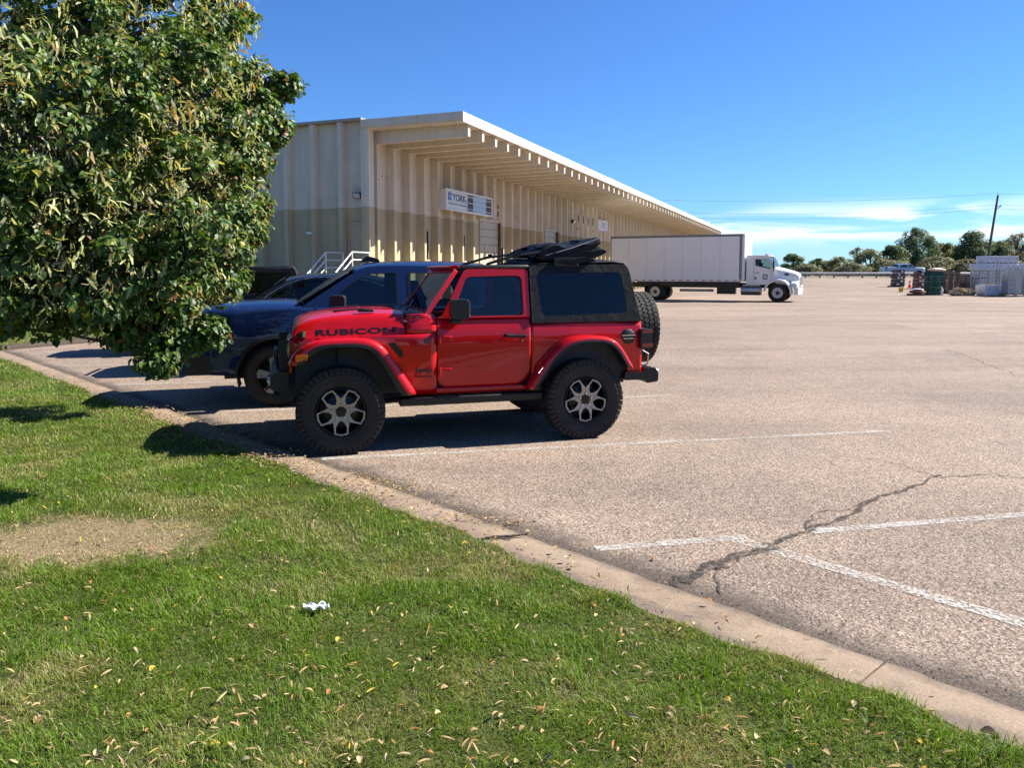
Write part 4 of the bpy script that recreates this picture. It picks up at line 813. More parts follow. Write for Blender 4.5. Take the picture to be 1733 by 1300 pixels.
    m = MB(); m.tube([(0.05, .46, .36), (.9, .52, .46)], .025); m.box(.82, .95, .30, .5, .38, .46); m.build('control_arm', M['black_steel'], root); m = MB(); m.tube([(2.4, .46, .36), (1.7, .52, .44)], .025); m.build('control_arm', M['black_steel'], root)
    m = MB(); m.tube([(1.2, 1.0, .47), (2.2, 1.1, .5), (2.7, 1.3, .5), (2.95, 1.5, .48)], .035, 8); m.build('exhaust', M['rust_steel'], root, smooth=True)
    for x, y, rz in ((0, 0, R_(-3)), (2.46, 0, 0), (0, JW, math.pi - R_(3)), (2.46, JW, math.pi)): 
        if x == 0 and y == 0 or not full: make_wheel(root, .412, .285, .226, 'jeep', 46 if full else 0, rz, 36 if x == 0 else 0, (x, y, .409))
        else: make_wheel(root, .412, .285, .226, 'jeep', 46, rz, 36 if x > 1 else 12, (x, y, .409))
    sw = make_wheel(root, .412, .285, .226, 'jeep', 46 if full else 0, R_(90), 10, (3.57, .94, 1.075))
    return bod, hy
jeep = empty('off_road_car', ground(578.5, 771), R_(16.5), 'red two-door off-roader, soft top folded back, RUBICON on its hood', 'off-road car')
bod, hy = build_jeep(jeep, M['red_paint'])
# lettering on hood sides, wing badge
def hood_text(far):
    from mathutils.bvhtree import BVHTree
    hood = [c for c in jeep.children if c.name.startswith('hood')][0]; dg = bpy.context.evaluated_depsgraph_get(); bv = BVHTree.FromObject(hood, dg)
    me, w, h = text_mesh('RUBICON', 1, mat=M['badge'], bold=.028, extrude=0.0, spacing=1.06); xa, xb = -.205, .540
    for v in me.vertices:
        a, b = v.co.x / w, v.co.y / h; a = 1 - a if far else a; x = lerp(xa, xb, a); z = lerp(1.108, 1.130, a) + b * .056
        q = bv.ray_cast(Vector((x, 3 if far else -1, z)), Vector((0, -1 if far else 1, 0)))[0]; y = q.y if q else hy(x)
        v.co = (x, y + (.0025 if far else -.0025), z + .001)
    link('lettering', me, jeep)
hood_text(False); hood_text(True)
me, w, h = text_mesh('Jeep', 1, mat=M['badge'], bold=.012, extrude=.002); yb = bod(.8, .75)
put_text(me, jeep, (.715, yb - .010, .722), (1, .01, 0), (0, 0, 1), fit=(.175 / w, .062 / h))
m = MB(); m.box(.72, .885, yb - .011, yb - .004, .690, .696); m.build('badge_bar', M['badge'], jeep)
m = MB(); m.lathe([(0, -.012), (.03, -.011), (.033, .004)], (.842, bod(.84, 1.045), 1.045), 'y', 20); m.build('round_badge', pm('badge_grey', (.06, .045, .05), .4), jeep, smooth=True)

# ================================================================== generic car body for the parked and passing vehicles
def build_car(root, P, sp, simple=False):
    W = sp['W']; x0, x1 = sp['x']; wb = sp['wb']; r = sp['r']; ar = r + .075; sill = sp['sill']; belt = sp['belt']
    def sd(s, y): return y if s == 0 else W - y
    def ys(x, z):
        y = .03 + .05 * ((z - .82) / .42) ** 2 * (1 if z > .82 else .6)
        e = .45
        if x < x0 + e: y += .22 * ((x0 + e - x) / e) ** 2.2
        if x > x1 - e: y += .14 * ((x - x1 + e) / e) ** 2.2
        return y
    def zb(x):
        z = sill
        for c in (0, wb):
            if abs(x - c) < ar: z = max(z, r - .01 + math.sqrt(max(0, ar * ar - (x - c) ** 2)))
        return min(z, belt(x) - .04)
    xs = sorted(set([round(float(v), 4) for v in np.concatenate([np.linspace(x0, x1, 60), ar * np.cos(np.linspace(0, math.pi, 25)), wb + ar * np.cos(np.linspace(0, math.pi, 25))]) if x0 <= v <= x1]))
    gh = sp['house']; wins = sp['windows']; tumb = sp.get('tumb', .28); bz = sp['bz']
    ty = lambda z: ys(1.5, bz) + .012 + max(0, z - bz) * tumb
    for s in (0, 1):
        m = MB(); m.grid([[(x, sd(s, ys(x, z)), z) for z in np.linspace(zb(x), belt(x), 12)] for x in xs]); m.build('body_side', P, root, smooth=True, angle=50, solid=.012)
        for c in (0, wb):
            m = MB(); m.grid([[(c + ar * math.cos(a), sd(s, y), r - .01 + ar * math.sin(a)) for y in (.02, .45)] for a in np.linspace(-.3, math.pi + .3, 22)]); m.build('wheel_well', M['interior'], root)
            m = MB(); m.tube([(c + (ar + .005) * math.cos(a), sd(s, ys(c, .9) - .004), r - .01 + (ar + .005) * math.sin(a)) for a in np.linspace(0, math.pi, 22)], .018, 6); m.build('arch_trim', M['black_plastic'] if sp.get('black_arch') else P, root, smooth=True)
        fn = lambda a, b, t, s=s: (a, sd(s, ty(b) + t), b)
        m = MB(); m.plate(gh, fn, 0, .03, wins); fr_ = m.build('window_frame', P, root, bevel=.008)
        for w in wins:
            m = MB(); m.plate(w, fn, .012, .016); gw = m.build('side_window', M['glass' if sp.get('clear') else 'dark_glass'], fr_)
            c = Vector((sum(p[0] for p in w) / len(w), sum(p[1] for p in w) / len(w))); big = [tuple(c + (Vector(p) - c) * 1.02) for p in w]; sm = [tuple(c + (Vector(p) - c) * .955) for p in w]
            m = MB(); m.plate(big, fn, -.004, .008, [sm]); m.build('window_trim', M['black_trim'], fr_)
        if sp.get('chrome'):
            m = MB(); pts = smooth_path([(*p, 0) for p in sp['chrome']], 2); m.tube([fn(p.x, p.y, -.008) for p in pts], .011, 6); m.build('chrome_trim', M['chrome'], root, smooth=True)
        # mirror, handles
        mx_, mz = sp['mirror']; m = MB(); m.plate(rrect(mx_, mx_ + .19, mz, mz + .17, .04), lambda a, b, t, s=s: (a + .15 * t, sd(s, t), b), -.20, .0); mi = m.build('mirror', M['black_plastic'], root, bevel=.03, seg=3); m = MB(); m.box(mx_ + .04, mx_ + .14, *sorted((sd(s, -.03), sd(s, .12))), mz - .03, mz + .04); m.build('arm', M['black_plastic'], mi, bevel=.01)
        for hx in sp['handles']: m = MB(); y = ys(hx, 1.1); m.tube([(hx, sd(s, y + .01), 1.08), (hx + .01, sd(s, y - .035), 1.085), (hx + .19, sd(s, y - .035), 1.085), (hx + .2, sd(s, y + .01), 1.08)], .014, 6); m.build('handle', P, root, smooth=True)
        for sx in sp['seams']: m = MB(); m.tube([(sx, sd(s, ys(sx, z) - .007), z) for z in np.linspace(sill + .05, bz, 10)], .005, 4); m.build('door_gap', M['black_trim'], root)
        hz = sp['lamp']; m = MB(); m.plate(rpoly(hz, .02), lambda a, b, t, s=s: (a, sd(s, ys(a, b) + t), b), -.012, .02); m.build('headlamp', M['lamp_glass'], root, bevel=.006)
        m = MB(); tz = sp['tail']; m.plate(rpoly(tz, .02), lambda a, b, t, s=s: (a, sd(s, ys(a, b) + t), b), -.012, .02); m.build('tail_lamp', M['red_lens'], root, bevel=.006)
    # hood / front / boot surfaces across the width
    def across(st, name, mat, crown=.03, sub=1):
        m = MB()
        for x, z in st:
            zc = z + .0; xe = max(x, x0); ze = min(z, belt(xe)); y = ys(xe, ze) + .004; n = 13
            m.v += [(x, lerp(y, W - y, u), ze + (zc + crown * .4 - ze) * (1 - abs(2 * u - 1) ** 5)) for u in (0, .012, .035, .08, .16, .3, .5, .7, .84, .92, .965, .988, 1)]
        m.f += [(i * 13 + j, i * 13 + j + 1, (i + 1) * 13 + j + 1, (i + 1) * 13 + j) for i in range(len(st) - 1) for j in range(12)]
        return m.build(name, mat, root, sub=sub)
    across(sp['hood'], 'hood', P, sp.get('crown', .06))
    m = MB(); y = ys(x0, .8); m.box(x0 - .02, x0 + .05, y, W - y, sill + .02, sp['hood'][0][1] + .01); gr_ = m.build('front_end', M['black_plastic'], root, bevel=.02)
    m = MB()
    for k in range(4): m.box(x0 - .035, x0 - .022, y + .2, W - y - .2, .62 + .1 * k, .67 + .1 * k); 
    m.build('grille_bars', M['chrome'], gr_)
    m = MB(); m.plate(rpoly([(x0 - .12, sill), (x0 - .13, sill + .22), (x0 + .05, sill + .27), (x0 + .3, sill + .24), (x0 + .3, sill + .02)], .04), lambda a, b, t: (a, t, b), .12, W - .12); m.build('front_bumper', M['black_plastic'] if sp.get('black_arch') else P, root, bevel=.03)
    # greenhouse across
    ra = lambda x, z: (ty(z) + .01)
    m = MB(); n = 13; st = sp['roof']
    for x, z in st: y = ra(x, z - .05); m.v += [(x, lerp(y, W - y, u), z - .075 + .085 * math.sin(math.pi * u) ** .5) for u in np.linspace(0, 1, n)]
    m.f += [(i * n + j, i * n + j + 1, (i + 1) * n + j + 1, (i + 1) * n + j) for i in range(len(st) - 1) for j in range(n - 1)]; m.build('roof', P, root, smooth=True, angle=60)
    (ax, az_), (bx, bz_) = sp['screen']; qa, qb = ra(ax, az_), ra(bx, bz_ - .05)
    def scr(u, v, t): y = lerp(qa, qb, v); return (lerp(ax, bx, v) - .06 * math.sin(math.pi * u) * (1 - .5 * v), lerp(y, W - y, u), lerp(az_, bz_, v) + t + .03 * math.sin(math.pi * u) * v)
    m = MB(); m.grid([[scr(u, v, 0) for u in np.linspace(.0, 1, 11)] for v in np.linspace(0, 1, 5)]); m.build('windscreen', M['glass'], root, smooth=True)
    (ax2, az2), (bx2, bz2) = sp['back']
    m = MB(); m.hexa([(ax2, ra(0, az2) + .02, az2), (ax2, W - ra(0, az2) - .02, az2), (ax2 + .02, W - ra(0, az2) - .02, az2), (ax2 + .02, ra(0, az2) + .02, az2), (bx2, ra(0, bz2), bz2 - .02), (bx2, W - ra(0, bz2), bz2 - .02), (bx2 + .02, W - ra(0, bz2), bz2 - .02), (bx2 + .02, ra(0, bz2), bz2 - .02)]); m.build('rear_window', M['dark_glass'], root)
    if not simple:
        m = MB(); m.box(ax + .3, ax2 - .05, .2, W - .2, sill + .05, sill + .12); m.box(ax + .2, ax + .6, .2, W - .2, .7, bz - .02); m.build('cabin_floor', M['interior'], root)
        for sx in sp['seats']:
            for yy in (.55, W - .55): m = MB(); m.box(sx - .45, sx, yy - .25, yy + .25, .75, .9); m.hexa([(sx - .1, yy - .25, .85), (sx + .05, yy - .25, .85), (sx + .05, yy + .25, .85), (sx - .1, yy + .25, .85), (sx, yy - .2, 1.42), (sx + .12, yy - .2, 1.42), (sx + .12, yy + .2, 1.42), (sx, yy + .2, 1.42)]); m.box(sx + .02, sx + .12, yy - .12, yy + .12, 1.42, 1.6); m.build('seat', M['seat'], root, bevel=.03)
        m = MB(); m.tube([(ax + .75 + .08 * math.cos(a), .55 + .19 * math.sin(a), bz - .02 + .16 * math.cos(a)) for a in np.linspace(0, 6.283, 21)], .014, 6, False); m.build('steering_wheel', M['black_trim'], root)
    if sp.get('bed'):
        a, b = sp['bed']; zt = belt(a + .3) - .02
        m = MB(); m.box(a, b, .10, .18, .7, zt); m.box(a, b, W - .18, W - .10, .7, zt); m.box(a, b, .18, W - .18, .7, .78); m.box(a - .03, a, .10, W - .10, .6, zt); m.build('bed', M['black_plastic'], root)
        m = MB(); y = ys(x1, 1); m.box(x1 - .05, x1, y, W - y, .65, zt); m.build('tailgate', P, root, bevel=.015)
    else:
        m = MB(); y = ys(x1, 1); m.box(x1 - .05, x1, y, W - y, sill, belt(x1)); m.build('tailgate', P, root, bevel=.02)
    m = MB(); m.box(x1 - .1, x1 + .12, .12, W - .12, sill + .02, sill + .22); m.build('rear_bumper', M['chrome'] if sp.get('bed') else M['black_plastic'], root, bevel=.03)
    m = MB(); m.box(x0 + .3, x1 - .3, .35, W - .35, sill - .08, sill + .1); m.box(x0 + .2, sp['screen'][0][0], .35, W - .35, sill, .95); m.build('chassis', M['interior'], root)
    for x, y, rz in ((0, 0, 0), (wb, 0, 0), (0, W, math.pi), (wb, W, math.pi)): make_wheel(root, r, sp.get('tw', .26), sp['rim'], 'five', 0, rz, 10, (x, y + (.01 if y == 0 else -.01), r))
PICKUP = dict(W=2.03, x=(-.96, 4.85), wb=3.65, r=.405, rim=.245, sill=.42, bz=1.255, black_arch=True, crown=.05, clear=True,
    belt=lambda x: interp(x, [-.96, -.9, -.6, .25, .35, 3.08, 3.1, 4.85], [1.10, 1.19, 1.235, 1.262, 1.258, 1.262, 1.36, 1.38]),
    hood=[(-.985, 1.10), (-.97, 1.20), (-.90, 1.27), (-.70, 1.305), (-.3, 1.325), (.0, 1.335), (.26, 1.335), (.34, 1.29)],
    house=rpoly([(.30, 1.257), (.86, 1.625), (1.10, 1.775), (1.35, 1.80), (2.85, 1.79), (3.02, 1.62), (3.06, 1.257)], [.0, .1, .1, .1, .15, .1, 0]),
    windows=[rpoly([(.70, 1.285), (.86, 1.50), (1.16, 1.692), (1.545, 1.708), (1.545, 1.285)], [.02, .04, .05, .03, .03]), rpoly([(1.70, 1.285), (1.70, 1.708), (2.40, 1.70), (2.60, 1.50), (2.66, 1.285)], [.03, .03, .06, .06, .03])],
    roof=[(.98, 1.755), (1.05, 1.80), (1.2, 1.838), (1.7, 1.868), (2.4, 1.862), (2.8, 1.835), (2.95, 1.78)], screen=((.25, 1.30), (1.02, 1.775)), back=((3.05, 1.27), (2.93, 1.76)), mirror=(.69, 1.25), handles=(1.36, 2.55), seams=(.50, 1.62, 2.72, 3.09),
    lamp=[(-.93, .95), (-.93, 1.08), (-.62, 1.14), (-.66, .98)], tail=[(4.68, .92), (4.68, 1.28), (4.84, 1.28), (4.84, .92)], seats=(1.75, 2.75), bed=(3.12, 4.80))
blue = empty('pickup_truck', (-2.98, 9.65, 0), R_(14.5), 'dark blue pickup parked behind the red off-roader', 'pickup truck'); build_car(blue, M['blue_paint'], PICKUP)
m = MB(); m.plate(rpoly([(.0, .0), (.30, .0), (.28, .045), (.12, .09)], .02), lambda a, b, t: (1.10 + a, t, 1.855 + b), 1.0, 1.03); m.build('roof_fin', M['black_plastic'], blue, bevel=.008)
CROSS = dict(W=1.86, x=(-.90, 3.72), wb=2.72, r=.36, rim=.235, sill=.36, bz=1.08, crown=.05, tumb=.30,
    belt=lambda x: interp(x, [-.9, -.7, .2, .3, 2.8, 3.72], [.80, .92, 1.03, 1.06, 1.12, 1.06]),
    hood=[(-.93, .80), (-.90, .90), (-.78, .98), (-.4, 1.04), (.0, 1.08), (.30, 1.09), (.36, 1.05)],
    house=rpoly([(.30, 1.065), (.85, 1.42), (1.25, 1.60), (1.8, 1.655), (2.6, 1.61), (3.2, 1.40), (3.55, 1.10)], [0, .2, .2, .2, .2, .2, 0]),
    windows=[rpoly([(.66, 1.115), (1.02, 1.395), (1.38, 1.555), (1.80, 1.59), (1.80, 1.125)], [.03, .1, .08, .03, .03]), rpoly([(1.92, 1.13), (1.92, 1.59), (2.5, 1.545), (2.95, 1.34), (3.05, 1.15)], [.03, .03, .1, .1, .03])],
    roof=[(1.10, 1.575), (1.2, 1.625), (1.5, 1.675), (2.0, 1.70), (2.6, 1.665), (3.1, 1.56)], screen=((.30, 1.08), (1.14, 1.61)), back=((3.55, 1.12), (3.12, 1.55)), mirror=(.72, 1.08), handles=(1.58, 2.55), seams=(.55, 1.86, 2.8),
    chrome=[(.56, 1.10), (1.0, 1.43), (1.38, 1.60), (1.85, 1.635), (2.5, 1.59), (3.0, 1.38), (3.2, 1.18), (.56, 1.10)],
    lamp=[(-.86, .72), (-.86, .80), (-.45, .93), (-.5, .80)], tail=[(3.5, .85), (3.5, 1.02), (3.7, 1.02), (3.7, .85)], seats=(1.85, 2.8))
suv = empty('crossover_car', (-4.95, 12.75, 0), R_(14), 'black crossover with chrome window trim parked beyond the blue pickup', 'car'); build_car(suv, M['black_paint'], CROSS)
bj = empty('off_road_car', (-7.55, 15.6, 0), R_(14), 'black boxy off-roader parked at the end of the row under the tree', 'off-road car'); build_jeep(bj, M['black_paint'], False)
far_pk = empty('pickup_truck', (58.9, 113.5, gz(113.5)), R_(180), 'silver pickup driving on the road beyond the guard rail', 'pickup truck'); build_car(far_pk, M['silver_paint'], PICKUP, True)

# ================================================================== box truck
M['box_white'] = pm('box_white_panel', (.80, .79, .77), .45, var=.03, scale=2, dirt=.06); M['cab_white'] = pm('cab_white', (.74, .74, .72), .3, coat=.6, var=.03); M['grey_rail'] = pm('grey_rail', (.20, .20, .20), .5, .4); M['tank'] = pm('aluminium_tank', (.38, .39, .41), .35, .8); M['tape_red'] = pm('tape_red', (.38, .03, .04), .5)
bt = empty('box_truck', (14.93, 43.29, 0), math.atan2(.44, -.898), 'white box truck with long panelled cargo body facing the open lot', 'truck')
TW = 2.5
def Y(t): return -t
def tbox(m, x0, x1, t0, t1, z0, z1): return m.box(x0, x1, -t1, -t0, z0, z1)
BX0, BX1, BZ0, BZ1 = 1.82, 9.85, 1.16, 3.90
m = MB(); tbox(m, BX0 + .05, BX1 - .02, .03, TW - .03, BZ0, BZ1 - .04); cargo = m.build('cargo_box', M['box_white'], bt)
n = 7; L = (BX1 - .06 - (BX0 + .30)) / n
pm_ = MB(); tbox(pm_, 0, L - .012, 0, .028, BZ0 + .14, BZ1 - .16); pme = pm_.mesh('side_panel', M['box_white'])
pm2 = MB(); tbox(pm2, 0, L - .012, TW - .028, TW, BZ0 + .14, BZ1 - .16); pme2 = pm2.mesh('side_panel', M['box_white'])
for k in range(n): link('side_panel', pme, cargo, (BX0 + .30 + L * k, 0, 0)); link('side_panel', pme2, cargo, (BX0 + .30 + L * k, 0, 0))
for t0, t1 in ((-.01, .04), (TW - .04, TW + .01)):
    m = MB(); tbox(m, BX0 + .1, BX1, t0, t1, BZ1 - .155, BZ1 - .02); m.build('top_rail', M['grey_rail'], cargo, bevel=.01)
    m = MB(); tbox(m, BX0 + .1, BX1, t0, t1, BZ0 - .02, BZ0 + .135); m.build('bottom_rail', M['box_white'], cargo)
    m = MB(); tbox(m, BX0 + .16, BX0 + .295, t0, t1, BZ0, BZ1 - .10); m.build('front_post', M['grey_rail'], cargo, bevel=.02); m = MB(); tbox(m, BX1 - .055, BX1 + .01, t0, t1, BZ0, BZ1 - .16); m.build('rear_post', M['steel'], cargo)
m = MB(); m.plate(rrect(0, TW, BZ0 + .02, BZ1, .14, 6), lambda a, b, t: (t, -a, b), BX0, BX0 + .12); m.build('front_wall', M['box_white'], cargo, bevel=.05, seg=3)
for k in range(17):
    for q, mt in ((0, M['tape_red']), (.24, M['white_paint'])): m = MB(); x = BX0 + .4 + k * .45; tbox(m, x + q, x + q + .22, -.013, -.0105, BZ0 + .02, BZ0 + .07); m.build('reflective_tape', mt, cargo)
m = MB(); m.lathe([(0, -.02), (.03, -.015), (.035, 0)], (4.7, .0, 3.45), 'y', 8); m.build('marker_lamp', M['orange_lens'], cargo)
m = MB(); tbox(m, .2, 9.4, .75, .95, .78, 1.06); tbox(m, .2, 9.4, TW - .95, TW - .75, .78, 1.06); m.build('frame_rails', M['black_steel'], bt)
m = MB(); tbox(m, 2.1, 8.2, .12, .55, .86, 1.14); m.build('side_skirt', M['black_steel'], bt)
m = MB(); m.tube([(3.6, -.35, .62), (5.6, -.35, .62)], .08, 10); m.build('exhaust', M['steel'], bt, smooth=True); m = MB(); tbox(m, 2.35, 3.4, .2, .7, .42, .9); m.build('battery_box', M['black_steel'], bt, bevel=.03)
m = MB(); m.tube([(.92, -.36, .66), (2.02, -.36, .66)], .29, 20); tk = m.build('fuel_tank', M['tank'], bt, smooth=True, angle=50)
for x in (1.15, 1.75): m = MB(); m.lathe([(.296, 0), (.296, .05)], (x, -.36, .66), 'x', 20); m.build('tank_strap', M['steel'], tk)
m = MB(); tbox(m, .95, 1.9, .02, .25, .92, .97); m.build('step', M['steel'], bt)
for x in (7.05,):
    m = MB(); tbox(m, x + .62, x + .66, .1, .8, .35, 1.1); m.build('mud_flap', M['black_plastic'], bt)
# cab
def cabside(poly, t0, t1, name, mat, holes=(), bev=.03, par=None): m = MB(); m.plate(poly, lambda a, b, t: (a, -t, b), t0, t1, holes); return m.build(name, mat, par or bt, bevel=bev, seg=2)
win = rpoly([(.40, 1.86), (.50, 2.42), (1.25, 2.44), (1.25, 2.06), (.80, 1.96)], .05)
side_poly = rpoly([(.16, 1.12), (.16, 1.96), (.40, 2.50), (.58, 2.62), (1.72, 2.66), (1.74, .98), (.62, .98), (.50, 1.12)], [.05, .05, .08, .1, .08, .03, .03, .03])
for t0, t1 in ((.12, .17), (TW - .17, TW - .12)):
    c = cabside(side_poly, t0, t1, 'cab_side', M['cab_white'], [win], .012); w = cabside(win, (t0 + t1) / 2 - .005, (t0 + t1) / 2 + .005, 'side_window', M['glass'], par=c, bev=0)
    tt = t0 - .006 if t0 < 1 else t1 + .006
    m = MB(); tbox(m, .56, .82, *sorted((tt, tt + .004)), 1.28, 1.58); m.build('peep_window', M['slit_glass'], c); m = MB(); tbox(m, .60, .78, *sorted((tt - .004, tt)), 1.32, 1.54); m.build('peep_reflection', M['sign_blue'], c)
    m = MB(); tbox(m, 1.18, 1.26, *sorted((tt - .02, tt)), 1.28, 1.42); m.build('handle', M['black_trim'], c)
    for xx in (.34, 1.32): m = MB(); tbox(m, xx, xx + .012, *sorted((tt, tt + .003)), 1.12, 2.45); m.build('door_gap', M['grey_rail'], c)
    m = MB(); tbox(m, .98, 1.26, *sorted((tt, tt + .003)), 1.66, 1.69); tbox(m, .98, 1.3, *sorted((tt, tt + .003)), 1.60, 1.615); m.build('door_print', M['grey_rail'], c)
m = MB(); tbox(m, .5, 1.74, .17, TW - .17, 2.58, 2.655); m.build('cab_roof', M['cab_white'], bt, bevel=.03); m = MB(); tbox(m, 1.70, 1.738, .17, TW - .17, 1.0, 2.58); m.build('cab_back', M['cab_white'], bt)
m = MB(); m.hexa([(.17, -.18, 1.94), (.17, -TW + .18, 1.94), (.19, -TW + .18, 1.94), (.19, -.18, 1.94), (.42, -.2, 2.52), (.42, -TW + .2, 2.52), (.44, -TW + .2, 2.52), (.44, -.2, 2.52)]); m.build('windscreen', M['glass'], bt)
m = MB(); tbox(m, .2, 1.6, .2, TW - .2, 1.0, 1.5); m.build('cab_floor', M['interior'], bt)
for yy in (.5, 1.9): m = MB(); tbox(m, 1.1, 1.3, yy - .25, yy + .25, 1.5, 2.25); m.build('seat', M['seat'], bt, bevel=.05)
for tt in (.5, .9, 1.25, 1.6, 2.0): m = MB(); tbox(m, .62, .78, tt - .06, tt + .06, 2.655, 2.71); m.build('roof_marker', M['orange_lens'] if tt != .5 else M['red_lens'], bt, bevel=.02)
m = MB(); m.tube([(.3, -.2, 2.4), (.22, .02, 2.45), (.22, .02, 1.75), (.3, -.15, 1.7)], .016, 6); mr = m.build('mirror_bracket', M['black_steel'], bt); m = MB(); m.box(.18, .26, -.06, .14, 1.9, 2.35); m.build('mirror', M['black_plastic'], mr, bevel=.02)
# sloping hood, fenders, bumper
m = MB()
for x, zt, hw in ((-1.12, 1.10, .62), (-1.13, 1.45, .64), (-1.08, 1.60, .66), (-.9, 1.70, .70), (-.5, 1.82, .80), (-.1, 1.93, .92), (.17, 1.99, 1.02)):
    c = TW / 2; z0 = 1.0; sec = [(hw + .02, z0), (hw + .02, lerp(z0, zt, .45)), (hw - .02, lerp(z0, zt, .82)), (hw - .14, zt - .02), (hw * .4, zt + .02), (0, zt + .03)]
    m.v += [(x, -(c - a), b) for a, b in sec] + [(x, -(c + a), b) for a, b in sec[-2::-1]]
m.f += [(i * 11 + j, i * 11 + j + 1, (i + 1) * 11 + j + 1, (i + 1) * 11 + j) for i in range(6) for j in range(10)]; hd = m.build('hood', M['cab_white'], bt, sub=1)
m = MB(); m.box(-1.17, -1.10, -TW / 2 - .5, -TW / 2 + .5, .95, 1.45); m.build('grille', M['chrome'], hd, bevel=.02)
for sgn in (-1, 1):
    tn = 0.04 if sgn < 0 else TW - .04; ti = .55 if sgn < 0 else TW - .55; tm = lerp(tn, ti, .15)
    m = MB(); rows = []
    for a in np.linspace(R_(-8), R_(172), 22):
        k = lambda rr: (rr * math.cos(a) if True else 0, .52 + rr * math.sin(a)); p = k(.66); q = k(.73); e = k(.78)
        rows.append([(-p[0], -tn, p[1]), (-q[0], -tn, q[1]), (-e[0], -tm, e[1]), (-e[0] * .98, -ti, e[1] + .16 * math.sin(a))])
    m.grid(rows); fd = m.build('fender', M['cab_white'], bt, smooth=True, angle=70, solid=.02)
    t0, t1 = sorted((tn + .02 * -sgn, ti)); m = MB(); m.hexa([(-.72, -t0, .84), (-1.08, -t0 - .06, .84), (-1.12, -t1, .84), (-.72, -t1, .84), (-.70, -t0, 1.08), (-.98, -t0 - .08, 1.08), (-1.10, -t1, 1.2), (-.70, -t1, 1.25)]); m.build('headlamp_pod', M['cab_white'], fd, bevel=.04, seg=3)
    m = MB(); m.hexa([(-.80, -t0 + .012, .90), (-1.075, -t0 - .05, .90), (-1.075, -t0 - .08, .90), (-.80, -t0 - .03, .90), (-.80, -t0 + .012, 1.04), (-1.0, -t0 - .05, 1.03), (-1.0, -t0 - .09, 1.03), (-.80, -t0 - .03, 1.04)]); m.build('headlamp', M['lamp_glass'], fd, bevel=.01)
    yy = TW / 2 + sgn * .72; m = MB(); m.hexa([(-.42, -yy - .04, 1.50), (-.05, -yy - .04, 1.48), (-.05, -yy + .04, 1.48), (-.42, -yy + .04, 1.50), (-.36, -yy - .1 * sgn - .04, 1.60), (-.05, -yy - .06 * sgn - .04, 1.62), (-.05, -yy - .06 * sgn + .04, 1.62), (-.36, -yy - .1 * sgn + .04, 1.60)]); 
    m = MB(); y_ = TW / 2 + sgn * .80; m.box(-.55, -.22, *sorted((-y_ - .05, -y_ + .05)), 1.50, 1.62); m.build('hood_vent', M['black_trim'], hd, bevel=.02)
m = MB(); m.plate(rpoly([(0.02, .42), (TW - .02, .42), (TW - .02, .82), (0.02, .82)], .08), lambda a, b, t: (t - .10 * math.sin(math.pi * a / TW) ** .5, -a, b), -1.10, -.86); m.build('front_bumper', M['cab_white'], bt, bevel=.04, seg=3)
m = MB(); m.tube([(0, -.2, .52), (0, -TW + .2, .52)], .06); m.build('axle', M['black_steel'], bt); m = MB(); m.tube([(7.05, -.2, .52), (7.05, -TW + .2, .52)], .08); m.build('axle', M['black_steel'], bt)
for x, t_, rz in ((0, .08, math.pi), (7.05, .06, math.pi), (7.05, .42, math.pi), (0, TW - .08, 0), (7.05, TW - .06, 0), (7.05, TW - .42, 0)): make_wheel(bt, .52, .28, .29, 'truck', 0, rz, 0, (x, -t_, .52))

# ================================================================== trees
def foliage_mat(name, gloss=.45, trans=.3):
    t = NT(name); a = t.n.new('ShaderNodeVertexColor'); a.layer_name = 'tone'
    geo = t.n.new('ShaderNodeNewGeometry'); c = t.mix(t.math('MULTIPLY', geo.outputs['Backfacing'], .35), a.outputs[0], (.16, .20, .11))
    tl = t.n.new('ShaderNodeBsdfTranslucent'); t.set(tl, 'Color', t.mix(1, a.outputs[0], (1.5, 1.45, .7), 'MULTIPLY')); t.P(col=c, rough=gloss, spec=.5)
    ms = t.n.new('ShaderNodeMixShader'); t.set(ms, 0, trans); t.l.new(t.p.outputs[0], ms.inputs[1]); t.l.new(tl.outputs[0], ms.inputs[2]); t.l.new(ms.outputs[0], t.out.inputs['Surface']); return t.m
M['leaf'] = foliage_mat('linden_leaf', .52, .28); M['bract'] = foliage_mat('linden_bract', .6, .35); M['far_leaf'] = foliage_mat('far_foliage', .6, .38)
t = NT('bark'); mp = t.n.new('ShaderNodeMapping'); t.l.new(t.coord(), mp.inputs[0]); mp.inputs['Scale'].default_value = (14, 14, 2.5); n = t.noise(1, 7, .7, vec=mp.outputs[0])
t.P(col=t.ramp(n, [(.3, (.035, .028, .022)), (.7, (.13, .105, .085))]), rough=.95); t.bump(n, .8, .03); M['bark'] = t.m
LEAF_V = np.array([(0, 0, 0), (-.48, .26, .10), (-.37, .72, .09), (0, 1.12, -.14), (.37, .72, .09), (.48, .26, .10), (0, .5, 0)], np.float32); LEAF_V[:, :2] *= .92
LEAF_F = np.array([(0, 6, 1), (1, 6, 2), (2, 6, 3), (3, 6, 4), (4, 6, 5), (5, 6, 0)])
def nrm(v): return v / np.maximum(1e-9, np.linalg.norm(v, axis=1, keepdims=True))
def scatter(shape_v, shape_f, pos, nor, tip, size, col):
    n = len(pos); k = len(shape_v); nor = nrm(nor); tip = nrm(tip - nor * np.sum(tip * nor, 1, keepdims=True)); sd_ = np.cross(tip, nor)
    V = pos[:, None] + size[:, None, None] * (shape_v[None, :, 0:1] * sd_[:, None] + shape_v[None, :, 1:2] * tip[:, None] + shape_v[None, :, 2:3] * nor[:, None])
    Fs = (np.arange(n)[:, None, None] * k + shape_f[None]).reshape(-1, 3)
    return V.reshape(-1, 3), Fs, np.repeat(col, k, 0)
